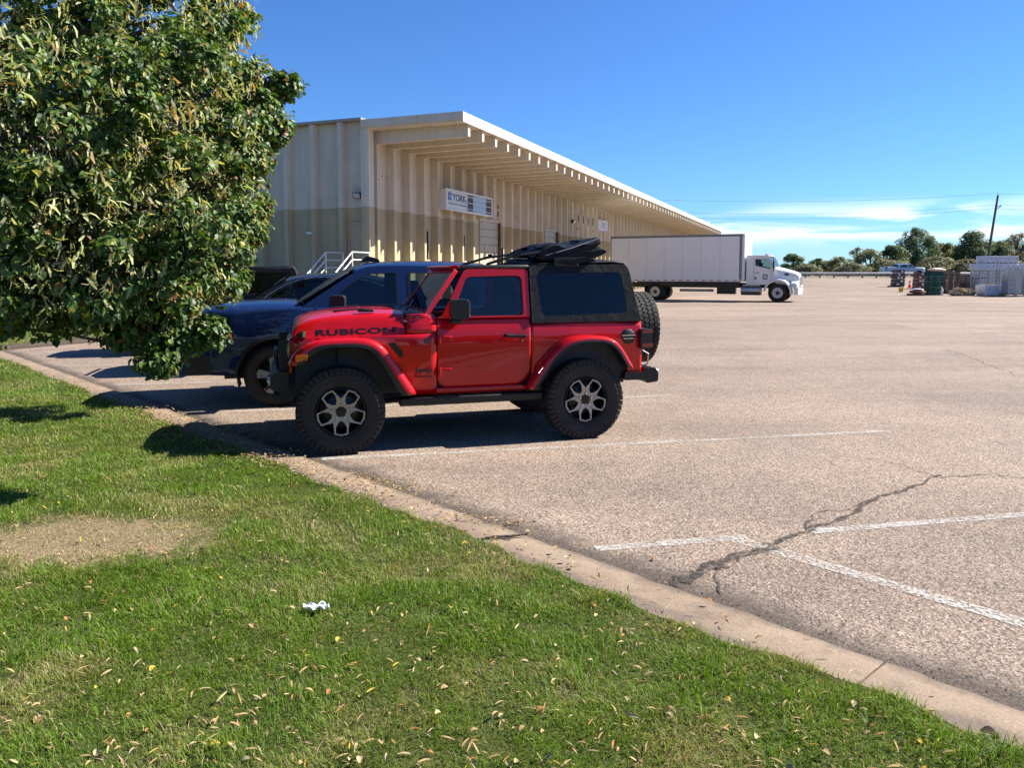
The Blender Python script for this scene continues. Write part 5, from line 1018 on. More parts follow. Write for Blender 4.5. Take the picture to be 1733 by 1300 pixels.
def leaf_tones(n):
    g = np.array([(.030, .075, .010), (.055, .115, .014), (.085, .150, .020), (.125, .180, .028), (.24, .22, .02), (.26, .11, .025)]); k = nr.choice(6, n, p=[.24, .32, .25, .13, .035, .025]); return g[k] * nr.uniform(.6, 1.35, (n, 1))
# the linden on the lawn: lobes of its crown, (px, py, distance, radius)
LOBES = [(40, 60, 7.0, 1.25), (190, 40, 7.2, 1.05), (310, 40, 7.4, .70), (375, 55, 7.6, .38), (395, 15, 7.8, .30), (340, 130, 7.0, .60), (440, 140, 7.5, .30), (478, 138, 7.5, .17), (420, 190, 7.3, .42), (455, 215, 7.3, .20),
         (290, 210, 6.2, .80), (140, 240, 5.7, .95), (20, 230, 5.7, .90), (-120, 250, 5.9, 1.1), (350, 265, 6.4, .55), (400, 265, 6.6, .28), (300, 350, 5.9, .62), (385, 350, 9.4, .50), (428, 352, 9.8, .30), (395, 405, 9.7, .44), (150, 400, 5.6, .75), (20, 410, 5.7, .75), (-140, 430, 5.9, .9),
         (340, 445, 6.0, .34), (380, 478, 9.2, .32), (280, 470, 5.8, .45), (180, 480, 5.7, .38), (70, 465, 5.8, .42), (-40, 455, 5.9, .5), (308, 520, 5.9, .22), (352, 556, 5.9, .06), (268, 540, 5.8, .23), (270, 600, 5.7, .07), (225, 545, 5.8, .22), (130, 515, 5.9, .18), (30, 500, 6, .25), (310, 568, 5.85, .06),
         (60, -220, 7.6, 1.7), (300, -160, 7.9, 1.0), (-250, -50, 7.4, 1.7), (-350, 250, 7.2, 1.4), (60, 200, 8.4, 1.5), (230, 250, 8.2, 1.1), (-120, 350, 8.6, 1.2), (60, -500, 8.0, 1.5), (-300, -400, 8.2, 1.6), (230, 400, 7.6, .7), (110, 90, 8.8, 1.5), (270, 90, 8.6, .9), (20, 350, 8.2, 1.2), (150, 180, 7.4, 1.0)]
lob = [(at(px, py, d), max(.05, r - .08)) for px, py, d, r in LOBES]
TB = Vector((-6.3, 7.7, .05))
linden = empty('linden_tree', TB, 0, 'broad leafy linden tree with pale hanging seed bracts on the lawn', 'tree'); off = TB
def build_linden():
    m = MB(); m.tube([(0, 0, -.1), (.02, .03, .5), (.05, .0, 1.3), (.1, .05, 2.4), (.15, 0, 3.8), (.2, .05, 5.2)], [.24, .19, .17, .15, .11, .06], 14); m.build('trunk', M['bark'], linden, smooth=True, angle=80)
    for c, r in lob:
        p = c - off; z0 = max(.9, min(4.8, p.z * .72 + .1)); a = Vector((.08, .02, z0)); mid = a.lerp(p, .55) + Vector((0, 0, .25)); R0 = .025 + .03 * r
        m = MB(); m.tube(smooth_path([a, mid, p], 2), list(np.linspace(R0, .012, 9))[:len(smooth_path([a, mid, p], 2))] if False else [lerp(R0, .010, i / (len(smooth_path([a, mid, p], 2)) - 1)) for i in range(len(smooth_path([a, mid, p], 2)))], 7); m.build('limb', M['bark'], linden, smooth=True, angle=80)
        m = MB()
        for k in range(5):
            d = Vector(nr.normal(0, 1, 3)).normalized(); m.tube([p - d * r * .1, p + d * r * .5 + Vector((0, 0, .04)), p + d * r * .95 - Vector((0, 0, .08 * r))], [.010, .006, .003], 5)
        tw = m.build('twigs', M['bark'], linden); tw['kind'] = 'stuff'
    pos = []; nor = []; tip = []
    for c, r in lob:
        nc = int(10 + 44 * r ** 2 * (1 if r < 1.2 else .7)); U = nrm(nr.normal(0, 1, (nc, 3))); lump = 1 + .14 * np.sin(U[:, :1] * 5 + c.x * 9) * np.sin(U[:, 1:2] * 6 + c.z * 7)
        Rc = r * lump * nr.uniform(.30, 1.0, (nc, 1)) ** .35 * (1 + .06 * nr.normal(0, 1, (nc, 1)))
        for u0, rc in zip(U, Rc):
            k = nr.integers(40, 115); cr = nr.uniform(.08, .20) * (.75 + .25 * min(1, r)); cc_ = np.array(c - off) + u0 * rc; u = nrm(nr.normal(0, 1, (k, 3)) + u0 * .5)
            p = cc_ + u * cr * nr.uniform(.3, 1.15, (k, 1)) * np.array([1, 1, .8]); p[:, 2] -= .04 * nr.random(k); pos.append(p)
            nor.append(u * .6 + u0 * .35 + np.array([.15, -.05, .55]) + nr.normal(0, .5, (k, 3))); tip.append(u * .5 + u0 * .3 + np.array([0, 0, -.7]) + nr.normal(0, .45, (k, 3)))
    pos = np.vstack(pos); nor = np.vstack(nor); tip = np.vstack(tip); n = len(pos); size = nr.uniform(.030, .070, n); col = leaf_tones(n)
    w = pos + np.array(off); px = CX + F_PX * w[:, 0] / w[:, 1]; py = 460 - F_PX * (w[:, 2] - CAM_H) / w[:, 1]; vis = (px > 0) & (py > 0) & (w[:, 1] > 3); rank = np.where(vis, w[:, 1] - 12 * size, 99); pick = np.argsort(rank)[:1200]; pick = nr.choice(pick, 300, replace=False)
    mask = np.ones(n, bool); mask[pick] = False
    V, Fs, cc = scatter(LEAF_V, LEAF_F, pos[mask], nor[mask], tip[mask], size[mask], col[mask]); me = raw_mesh('crown', V, Fs, [M['leaf']]); vcol(me, 'tone', cc); o = link('crown', me, linden); o['kind'] = 'stuff'
    tones = [(.05, .11, .014), (.07, .135, .018), (.10, .165, .022), (.13, .185, .03), (.04, .085, .012), (.22, .21, .025)]; lm = []
    for tn in tones: q = raw_mesh('leaf', LEAF_V, LEAF_F, [M['leaf']]); vcol(q, 'tone', np.array([tn] * 7)); lm.append(q)
    for i, k in enumerate(pick):
        nn = Vector(nor[k]).normalized(); tt = Vector(tip[k]); tt = (tt - nn * tt.dot(nn)).normalized(); ss = tt.cross(nn); mt = Matrix((ss, tt, nn)).transposed().to_4x4() @ Matrix.Scale(float(size[k]) * 1.1, 4); mt.translation = Vector(pos[k]); o = link('leaf', lm[i % 6 if i % 17 else 5], linden); o.matrix_local = mt
    # seed bracts: pale strips with little fruits
    P = []; 
    for c, r in lob:
        k = int(170 * r ** 1.7) + 6; u = nrm(nr.normal(0, 1, (k, 3)) + np.array([.25, -.45, -.1])); P.append(np.array(c - off) + u * r * nr.uniform(.82, 1.06, (k, 1)))
    P = np.vstack(P); n = len(P); strip = np.array([(-.07, 0, 0), (.07, 0, 0), (-.12, .5, .10), (.12, .5, .10), (-.05, 1, -.05), (.05, 1, -.05)], np.float32); sf = np.array([(0, 1, 3), (0, 3, 2), (2, 3, 5), (2, 5, 4)])
    rep = 3; PP = np.repeat(P, rep, 0) + nr.normal(0, .02, (n * rep, 3)); dn = np.tile([0, 0, -1.0], (n * rep, 1)) + nr.normal(0, .38, (n * rep, 3)); bc = np.array([(.46, .46, .20), (.36, .40, .15), (.52, .48, .28), (.40, .24, .09)])[nr.choice(4, n * rep, p=[.4, .3, .2, .1])]
    V1, F1, c1 = scatter(strip, sf, PP, nr.normal(0, 1, (n * rep, 3)), dn, nr.uniform(.06, .10, n * rep), bc)
    oc = np.array([(1, 0, 0), (-1, 0, 0), (0, 1, 0), (0, -1, 0), (0, 0, 1), (0, 0, -1)], np.float32); of = np.array([(0, 2, 4), (2, 1, 4), (1, 3, 4), (3, 0, 4), (2, 0, 5), (1, 2, 5), (3, 1, 5), (0, 3, 5)])
    rb_ = 5; BP_ = np.repeat(P, rb_, 0) + nr.normal(0, .022, (n * rb_, 3)) - np.array([0, 0, .085]); V2, F2, c2 = scatter(oc, of, BP_, np.tile([0, 0, 1.0], (n * rb_, 1)), np.tile([1.0, 0, 0], (n * rb_, 1)), nr.uniform(.0045, .0065, n * rb_), np.array([(.42, .40, .20), (.34, .26, .12)])[nr.choice(2, n * rb_)])
    V = np.vstack([V1, V2]); Fs = np.vstack([F1, F2 + len(V1)]); me = raw_mesh('seed_bracts', V, Fs, [M['bract']]); vcol(me, 'tone', np.vstack([c1, c2])); o = link('seed_bracts', me, linden); o['kind'] = 'stuff'
build_linden()

# background trees
CARD_V = np.array([(-.5, 0, 0), (.5, 0, .05), (.45, .8, -.05), (-.4, .9, .08)], np.float32); CARD_F = np.array([(0, 1, 2), (0, 2, 3)])
def far_tree_meshes(name, h, w, base, tones, n, seed, sparse=0.0):
    r = np.random.default_rng(seed); cl = []
    for k in range(44):
        a = r.uniform(0, 6.283); z = r.uniform(base, h * .94); f = math.sin(math.pi * min(1, max(.08, (z - base * .6) / (h - base * .6))) ** .8) ** .7; q = w * .5 * f * math.sqrt(r.uniform(.05, 1)); cl.append((q * math.cos(a), q * math.sin(a), z, r.uniform(.10, .20) * w * (.6 + .5 * f)))
    pos = []; nor = []; tone = []
    for x, y, z, rr in cl:
        k = int(n * 2.4 / 44); u = nrm(r.normal(0, 1, (k, 3))); pos.append(np.array([x, y, z]) + u * rr * r.uniform(.3, 1.1, (k, 1)) ** .5 * np.array([1, 1, .8])); nor.append(u + np.array([0, 0, .5]) + r.normal(0, .4, (k, 3))); tone.append(np.array(tones)[r.choice(len(tones), k)] * r.uniform(.7, 1.3))
    pos = np.vstack(pos); nor = np.vstack(nor); tone = np.vstack(tone); keep = r.random(len(pos)) > sparse; pos, nor, tone = pos[keep], nor[keep], tone[keep]
    V, Fs, cc = scatter(CARD_V, CARD_F, pos, nor, r.normal(0, 1, (len(pos), 3)), r.uniform(.10, .24, len(pos)), tone); me = raw_mesh('crown', V, Fs, [M['far_leaf']]); vcol(me, 'tone', cc)
    m = MB(); m.tube([(0, 0, -.3), (.05, .05, base), (.1, 0, h * .55), (.0, .1, h * .85)], [.24, .19, .12, .04], 8)
    for x, y, z, rr in cl[:14]: m.tube([(.05, .02, max(base * .7, z - .35 * h)), (x * .6, y * .6, z - .4), (x, y, z)], [.08, .05, .02], 5)
    return me, m.mesh('trunk', M['bark'], True, 80)
G1 = [(.08, .125, .045), (.11, .155, .055), (.06, .10, .04)]; G2 = [(.18, .185, .10), (.22, .21, .13), (.13, .155, .075)]; G3 = [(.055, .09, .05), (.08, .115, .06), (.10, .135, .07)]; G4 = [(.24, .21, .16), (.19, .175, .14), (.15, .16, .09)]
KT = {'round': far_tree_meshes('round', 5.2, 5.0, .6, G1, 3200, 1), 'olive': far_tree_meshes('olive', 5.6, 5.4, .4, G2, 3200, 2), 'tall': far_tree_meshes('tall', 9.0, 7.4, 1.2, G1 + G3, 5200, 3), 'dark': far_tree_meshes('dark', 8.0, 8.2, .5, G3, 5200, 4), 'bare': far_tree_meshes('bare', 7.4, 4.6, .8, G4, 2200, 5, .6), 'brush': far_tree_meshes('brush', 3.6, 6.0, .1, G2 + G4, 3000, 6)}
DES = {'round': 'rounded mid-green tree', 'olive': 'dusty olive-grey tree', 'tall': 'tall spreading dark-green tree', 'dark': 'broad dense blue-green tree', 'bare': 'thin half-bare grey tree', 'brush': 'low tawny brush clump'}
def far_tree(kind, px, d, h, label, wide=1.0, group='trees beyond the guard rail'):
    x = (px - CX) / F_PX * d; o = empty('tree', (x, d, gz(d) - .1), nr.uniform(0, 6.28), label, 'tree', group); k = h / {'round': 5.2, 'olive': 5.6, 'tall': 9.2, 'dark': 8.2, 'bare': 7.4, 'brush': 3.6}[kind]; o.scale = (k * wide, k * wide, k)
    link('crown', KT[kind][0], o); link('trunk', KT[kind][1], o)
for i, (kind, px, d, top, lab, wd) in enumerate((('olive', 1270, 150, 436, 'dusty olive-grey tree standing behind the box truck cab', 1), ('round', 1340, 132, 429, 'rounded dark-green tree above the white truck hood', 1.15), ('round', 1381, 134, 437, 'small rounded tree between the truck and the olive thicket', 1.1),
        ('olive', 1418, 132, 433, 'dusty olive-grey tree at the start of the thicket beyond the guard rail', 1.1), ('bare', 1446, 138, 417, 'pale thin-topped tree rising from the olive thicket', 1.1), ('olive', 1470, 133, 420, 'grey-olive bushy tree in the middle of the thicket', 1.1), ('round', 1508, 134, 415, 'bright green bushy tree beside the tall spreading tree', 1.05),
        ('tall', 1548, 138, 381, 'tallest spreading tree, standing above the silver pickup', .92), ('olive', 1592, 140, 410, 'grey-brown bushy tree between the tall and the broad dark tree', 1.15), ('brush', 1585, 128, 436, 'low tawny brush in front of the bushy trees', 1.4), ('dark', 1645, 136, 389, 'broad dense blue-green tree beside the leaning utility pole', .95), ('dark', 1692, 142, 405, 'dark dense tree just beyond the leaning utility pole', .9),
        ('bare', 1716, 133, 393, 'half-bare grey tree above the white boxes', 1.2), ('dark', 1745, 140, 398, 'dense dark tree behind the stacked white boxes', .9), ('brush', 1440, 127, 446, 'low tawny brush along the foot of the thicket', 1.5), ('brush', 1700, 127, 440, 'low brush behind the stacked white boxes', 1.5), ('brush', 1360, 129, 447, 'low tawny brush beside the truck hood along the rail', 1.5), ('brush', 1500, 130, 440, 'low olive brush beside the silver pickup', 1.5), ('olive', 1525, 142, 425, 'grey-olive tree filling behind the tall spreading tree', 1.3), ('brush', 1640, 128, 440, 'low brush at the foot of the broad dark tree', 1.6), ('olive', 1615, 146, 415, 'dusty tree in the gap before the broad dark tree', 1.3), ('round', 1670, 147, 410, 'rounded tree half hidden behind the leaning pole', 1.3), ('olive', 1400, 150, 440, 'dusty tree far behind the start of the thicket', 1.5), ('round', 1800, 138, 400, 'rounded tree at the end of the line past the boxes', 1.2))):
    far_tree(kind, px, d, (1.72 - gz(d) + (460 - top) / F_PX * d), lab, wd)
for x, y, kind, s in ((-30, -26, 'tall', 9.5), (-16, -31, 'dark', 9), (-3, -28, 'tall', 8), (10, -33, 'round', 8), (22, -29, 'dark', 9.5), (35, -34, 'tall', 10), (-44, -24, 'dark', 9)):
    o = empty('tree', (x, y, 0), x, 'leafy tree across the lawn opposite the parked cars', 'tree', 'trees across the lawn'); k = s / {'round': 5.2, 'tall': 9.2, 'dark': 8.2}[kind]; o.scale = (k,) * 3; link('crown', KT[kind][0], o); link('trunk', KT[kind][1], o)

# ================================================================== edge of the lot: guard rail, fence, poles, yard goods
GR_Y = 103.0
M['wire'] = pm('wire_grey', (.12, .12, .13), .6)
M['galv'] = pm('galvanised', (.42, .43, .44), .5, .5); M['wood'] = pm('grey_wood', (.20, .15, .115), .9, var=.3, scale=3); M['pole_wood'] = pm('pole_wood', (.11, .08, .06), .9, var=.3, scale=2)
gr0 = empty('guard_rail', (0, GR_Y, gz(GR_Y)), 0, 'long galvanised guard rail on posts along the far edge of the lot', 'guard rail')
pst = MB(); pst.box(-.07, .07, .05, .22, -.1, .74); pst_me = pst.mesh('post', M['wood'])
for k in range(52): link('post', pst_me, gr0, (26 + 1.9 * k, 0, 0))
wprof = [(0, .44), (-.08, .50), (-.08, .55), (-.01, .60), (-.08, .65), (-.08, .70), (0, .76), (.012, .76), (-.06, .70), (.005, .60), (-.06, .50), (.012, .44)]
for k in range(13): m = MB(); x = 26 + 7.6 * k; m.plate([(a, b) for a, b in wprof], lambda a, b, t: (t, a, b), x, x + 7.58); m.build('rail', M['galv'], gr0)
fe = empty('wire_fence', (0, 107.5, gz(107.5)), 0, 'low dark wire fence with thin posts behind the guard rail', 'fence')
fp = MB(); fp.tube([(0, 0, -.1), (0, 0, .95)], .035, 6); fp_me = fp.mesh('post', M['black_steel'])
for k in range(42): link('post', fp_me, fe, (24 + 2.5 * k, 0, 0))
for z in (.3, .6, .92): m = MB(); m.tube([(22, 0, z), (128, 0, z)], .025, 5); m.build('wire', M['black_steel'], fe)
# utility poles and wires
PY = 118.0
def pole(x, lean, label):
    o = empty('utility_pole', (x, PY, gz(PY)), 0, label, 'utility pole', 'utility poles along the road'); m = MB(); m.tube([(0, 0, -.3), (lean * .5, 0, 6), (lean, 0, 12.3)], [.21, .18, .14], 10); m.build('shaft', M['pole_wood'], o, smooth=True)
    m = MB(); m.box(lean * .87 - .1, lean * .87 + .75, -.05, .05, 10.55, 10.66); m.build('cross_arm', M['pole_wood'], o)
    m = MB(); m.bar((lean * .8, 0, 9.9), (lean * .87 + .6, 0, 10.6), .05, .05); m.build('brace', M['pole_wood'], o)
    for dx, z in ((lean, 12.3), (lean * .87 + .65, 10.66), (lean * .87 - .02, 10.66)): m = MB(); m.tube([(dx, 0, z), (dx, 0, z + .28)], [.07, .04], 8); m.build('insulator', M['steel'], o)
    return (x + lean, x + lean * .87 + .65, x + lean * .87 - .02)
tops = [pole(4.0, .3, 'upright wooden utility pole behind the warehouse'), pole(72.4, 1.45, 'leaning wooden utility pole rising from the tree line'), pole(141, .2, 'wooden utility pole far past the stacked white boxes')]
for (a, b, sag) in ((tops[0], tops[1], 1.25), (tops[1], tops[2], .9)):
    for k, z in enumerate((12.6, 10.9, 10.35)):
        m = MB(); m.tube([(lerp(a[k], b[k], u), PY, gz(PY) + z - sag * (1 + .15 * k) * 4 * u * (1 - u)) for u in np.linspace(0, 1, 25)], .016, 5); o = m.build('overhead_wire', M['wire']); tag(o, ('top', 'middle', 'lowest')[k] + (' thin overhead wire crossing the sky above the truck' if sag > 1 else ' thin overhead wire running past the stacked boxes'), 'wire')

# ---- yard goods at the right edge of the lot (cu = position in the photograph's crop)
def yx(cu, d): return (1490 + .1402 * cu - CX) / F_PX * d
def pallet_mesh(col, name):
    mt = pm(name, col, .9, var=.3, scale=4); m = MB()
    for y in (-.5, 0, .5): m.box(-.6, .6, y - .045, y + .045, .022, .10)
    for k in range(7): x = -.6 + .183 * k; m.box(x, x + .10, -.55, .55, .101, .122)
    for k in range(3): x = -.6 + .55 * k; m.box(x, x + .10, -.55, .55, 0, .021)
    return m.mesh('pallet', mt)
PAL = {'green2': pallet_mesh((.035, .13, .10), 'pale_green_pallet'), 'green': pallet_mesh((.018, .075, .06), 'green_pallet'), 'brown': pallet_mesh((.15, .11, .085), 'brown_pallet'), 'tan': pallet_mesh((.30, .22, .15), 'tan_pallet'), 'dark': pallet_mesh((.035, .032, .03), 'dark_pallet'), 'red': pallet_mesh((.13, .06, .05), 'red_pallet')}
def pal_stack(kind, cu, d, n, label, group, rz=.1, sx=1.0, z0=0.0):
    for k in range(n):
        o = link('pallet', PAL['green2' if kind == 'green' and k % 3 == 1 else kind], None, (yx(cu, d) + nr.normal(0, .02), d + nr.normal(0, .02), gz(d) + z0 + .126 * k), (0, 0, rz + nr.normal(0, .03)), (sx * .80, .62, 1)); tag(o, label, 'pallet', group)
    return gz(d) + z0 + .126 * n
zt = pal_stack('green', 632, 54.2, 13, 'green pallet in the tall green stack', 'green pallets in one stack', .05)
def sack(x, y, z, sx, sy, sz, mat, label, cat, name='sack'):
    m = MB(); rows = []
    for i in range(9):
        v = i / 8; k = math.sin(math.pi * (.04 + .92 * v)) ** .45; rows.append([(sx / 2 * math.copysign(abs(math.cos(a)) ** .5, math.cos(a)) * k * (1 + .05 * math.sin(a * 3 + i)), sy / 2 * math.copysign(abs(math.sin(a)) ** .5, math.sin(a)) * k, sz * v * (1 + .08 * math.sin(a * 2))) for a in np.linspace(0, 2 * math.pi, 19)[:-1]])
    m.grid(rows, True); m.f += [tuple(range(18)), tuple(len(m.v) - 18 + i for i in range(18))]; o = m.build(name, mat, None, smooth=True, angle=70, loc=(x, y, z)); return tag(o, label, cat)
M['tan_bag'] = pm('tan_bag', (.55, .44, .34), .7, var=.1, bump=.4, bscale=8)
sack(yx(664, 54.2), 54.2, zt, 1.15, .7, .27, M['tan_bag'], 'tan wrapped bale lying on the green pallet stack', 'bale', 'wrapped_bale')
pal_stack('brown', 835, 57, 13, 'weathered brown pallet in the stack behind the green one', 'brown pallets behind the green stack', -.08, 1.05)
pal_stack('brown', 990, 58.5, 6, 'weathered brown pallet in the shorter mid-row stack', 'brown pallets in the shorter stack'); pal_stack('tan', 1010, 58.5, 4, 'tan pallet lying on top of the shorter brown stack', 'tan pallets on the shorter stack', .06, .9, .126 * 6)
pal_stack('tan', 1180, 59, 9, 'tan pallet in the stack beside the wire cages', 'tan pallets by the cages', -.1, 1.1)
pal_stack('dark', 180, 72, 1, 'single black pallet under the black crates', 'black pallet base', .0, 1.3)
# black crates with pale packs
def crate_stack(cu, d, n, col, label, group, w, z0, lean=0.0):
    mt = pm('crate_' + group[:5], col, .6, var=.2)
    for k in range(n):
        o = empty('crate', (yx(cu, d) + lean * k, d, gz(d) + z0 + .30 * k), nr.normal(0, .04), label, 'crate', group); ww = w * (1 - .05 * k)
        m = MB(); m.plate(rrect(-ww / 2, ww / 2, 0, .285, .02, 2), lambda a, b, t: (a, t, b), -.4, .4); m.build('shell', mt, o)
        for q in (-.28, .06): m = MB(); m.box(q * ww, (q + .22) * ww, -.415, -.402, .07, .20); m.build('label_card', M['sign_white'] if (k + int(q * 100)) % 3 else mt, o)
crate_stack(198, 72, 5, (.03, .03, .032), 'black plastic crate in the leaning stack apart from the rest', 'black crates', .95, .13, .015)
crate_stack(455, 66, 5, (.09, .035, .035), 'dark red crate with white packs behind the green stack', 'red crates', .75, 0)
o = pal_stack('red', 430, 53.6, 1, 'red-brown pallet of flat goods in front of the green stack', 'red pallet', .05, 1.0); M['redstuff'] = pm('red_goods', (.20, .07, .06), .7, var=.3)
sack(yx(440, 53.6), 53.6, gz(53.6) + .126, 1.0, .8, .26, M['redstuff'], 'faded red bundle on the low pallet before the green stack', 'bundle', 'bundle')
sack(yx(430, 53.6), 53.6, gz(53.6) + .38, .8, .7, .12, M['white_paint'], 'flat white pack on top of the faded red bundle', 'pack', 'pack')
# cones and bucket
M['cone'] = pm('cone_orange', (.75, .09, .04), .5); M['yellow'] = pm('yellow_plastic', (.55, .38, .04), .5)
for cu in (345, 368):
    o = empty('traffic_cone', (yx(cu, 69), 69 + (cu - 345) * .01, gz(69)), 0, 'orange-red traffic cone beside the dark red crates', 'cone', 'traffic cones'); m = MB(); m.box(-.18, .18, -.18, .18, 0, .04); m.build('base', M['cone'], o); m = MB(); m.lathe([(.14, .04), (.03, .70), (0, .71)], (0, 0, 0), 'z', 16); m.build('body', M['cone'], o, smooth=True); m = MB(); m.lathe([(.097, .32), (.072, .46)], (0, 0, 0), 'z', 16); m.build('band', M['white_paint'], o)
o = empty('bucket', (yx(245, 60), 60, gz(60)), 0, 'yellow bucket standing alone on the asphalt by the black crates', 'bucket'); m = MB(); m.lathe([(0, 0), (.15, 0), (.19, .34), (.17, .34), (.14, .03)], (0, 0, 0), 'z', 18); m.build('body', M['yellow'], o, smooth=True); m = MB(); m.tube([(.19 * math.cos(a), -.02, .33 + .10 * math.sin(a)) for a in np.linspace(0, math.pi, 9)], .008, 5); m.build('handle', M['steel'], o)
# rubble and split wood on a pallet
pal_stack('tan', 985, 53.2, 1, 'low tan pallet loaded with split wood', 'wood pallet', 0, 1.35)
M['split'] = pm('split_wood', (.52, .40, .24), .85, var=.4, scale=5)
lg = MB(); lg.plate(rpoly([(-.07, 0), (.08, 0), (.03, .11)], .015, 2), lambda a, b, t: (a, t, b), -.35, .35); lg_me = lg.mesh('split_log', [M['split']])
for k in range(46):
    lay = k // 12; o = link('split_log', lg_me, None, (yx(985, 53.2) + nr.uniform(-.72, .72) * (1 - .16 * lay), 53.2 + nr.uniform(-.25, .25), gz(53.2) + .125 + .10 * lay), (nr.normal(0, .15), nr.normal(0, .3), nr.normal(0, .5)), (nr.uniform(.7, 1.2),) * 3); tag(o, 'pale split log heaped on the low tan pallet', 'log', 'split logs')
# white lidded bins and boxes, wire cages
M['bin'] = pm('white_bin', (.55, .58, .64), .5, var=.05, dirt=.06); M['cagewire'] = pm('cage_wire', (.30, .32, .33), .5, .5); M['sheet'] = pm('grey_sheet', (.42, .45, .48), .6, var=.12)
def bin_box(x, y, z, w, d, h, label, group, holes=True):
    o = empty('storage_bin', (x, y, z), nr.normal(0, .015), label, 'bin', group); m = MB(); m.plate(rrect(-w / 2, w / 2, .06, h, .02, 2), lambda a, b, t: (a, t, b), -d / 2, d / 2); m.build('body', M['bin'], o, bevel=.012)
    for q in (-.4, 0, .4): m = MB(); m.box(q * w - .05, q * w + .05, -d / 2, d / 2, 0, .06); m.build('foot', M['bin'], o)
    if holes:
        for q in (-.3, .02, .32): m = MB(); m.box(q * w - .035, q * w + .035, -d / 2 - .008, -d / 2 - .002, h * .6, h * .6 + .06); m.build('hand_hole', M['black_trim'], o)
    m = MB(); m.box(-w * .42, w * .42, -d / 2 - .012, -d / 2 - .002, .16, .18); m.build('rib', M['sheet'], o)
bx = lambda a, b, d: ((yx(a, d) + yx(b, d)) / 2, abs(yx(b, d) - yx(a, d)))
c, w = bx(1195, 1468, 53); bin_box(c, 53, gz(53), w, 1.1, .74, 'white bin with boards lying on its lid in front of the cages', 'white bins', True)
for k, (a, b, z) in enumerate(((1250, 1430, .745), (1190, 1330, .785), (1300, 1440, .825))):
    m = MB(); cx_, ww = bx(a, b, 53); m.box(-ww / 2, ww / 2, -.12, .12, 0, .035); o = m.build('board', M['split'] if k == 1 else M['wood'], None, loc=(cx_, 52.8 + .2 * k, z + gz(53))); o.rotation_euler = (0, 0, .12 * (k - 1)); tag(o, 'loose grey board lying across the white bin lid' if k != 1 else 'pale loose board lying across the white bin lid', 'board', 'boards on the bin')
H = .56
for lay, row in enumerate((((1120, 1330), (1345, 1560), (1575, 1790), (1800, 2010)), ((1120, 1330), (1345, 1560), (1575, 1790), (1800, 2010)), ((1120, 1330), (1345, 1560), (1575, 1790), (1800, 2010)), ((1218, 1452), (1460, 1700), (1715, 1950)), ((1300, 1455), (1465, 1585), (1590, 1712)))):
    for a, b in row: c, w = bx(a, b, 58.5 if lay < 3 else 57); bin_box(c, 58.5 if lay < 3 else 58.2, gz(58) + H * lay, w, 1.1, H - .02, ('white bin at the foot of the high stack behind the wire cages', 'white bin in the second tier of the high stack behind the cages', 'white bin in the third tier of the high stack behind the cages', 'white bin in the fourth tier of the high stack, above the cage tops', 'white bin on the topmost tier of the high stack')[lay], 'stacked white bins' if lay < 3 else 'top white bins')
def cage(a, b, d, h, label, sheet=True):
    c, w = bx(a, b, d); o = empty('wire_cage', (c, d, gz(d)), 0, label, 'cage', 'wire cages'); dp = 1.0
    for x in (-w / 2, w / 2):
        for y in (-dp / 2, dp / 2): m = MB(); m.box(x - .03, x + .03, y - .03, y + .03, 0, h); m.build('post', M['cagewire'], o)
    m = MB(); m.box(-w / 2, w / 2, -dp / 2, dp / 2, .12, .18); m.build('deck', M['wood'], o)
    for y in (-dp / 2, dp / 2):
        for z in np.linspace(.18, h - .02, 7): m = MB(); m.tube([(-w / 2, y, z), (w / 2, y, z)], .016, 5); m.build('bar', M['cagewire'], o)
        for x in np.linspace(-w / 2, w / 2, 7)[1:-1]: m = MB(); m.tube([(x, y, .18), (x, y, h)], .012, 5); m.build('bar', M['cagewire'], o)
    if sheet:
        for k in range(5): m = MB(); m.box(-w / 2 + .06, w / 2 - .06, -.35 + .16 * k, -.31 + .16 * k, .19, h * (.92 - .07 * (k % 3))); q = m.build('panel_sheet', M['sheet'], None); q.location = o.location; tag(q, 'pale grey panel sheet standing upright inside a wire cage', 'panel', 'sheets in the cages')
cage(1478, 1665, 52, 2.0, 'tall wire cage holding pale sheets, with castors on its deck'); cage(1690, 1900, 53, 2.0, 'wire cage of pale sheets at the end of the row'); cage(1130, 1330, 56.4, 1.75, 'lower wire cage behind the white bin with boards', False); cage(1345, 1470, 56, 1.75, 'narrow wire cage beside the tall one', False)
m = MB(); m.grid([[(.10 * math.sin(v * 3) + .09 * (u - .5) * (1 + 1.6 * v) + .02 * math.sin(9 * v + 5 * u), .05 * math.sin(6 * u + 4 * v), .62 * (1 - v)) for u in np.linspace(0, 1, 5)] for v in np.linspace(0, 1, 9)]); o = m.build('plastic_wrap', M['white_paint'], None, smooth=True, loc=(yx(722, 53.5), 53.45, gz(53) + .01)); tag(o, 'torn strip of white plastic wrap hanging by the green pallets', 'plastic wrap')

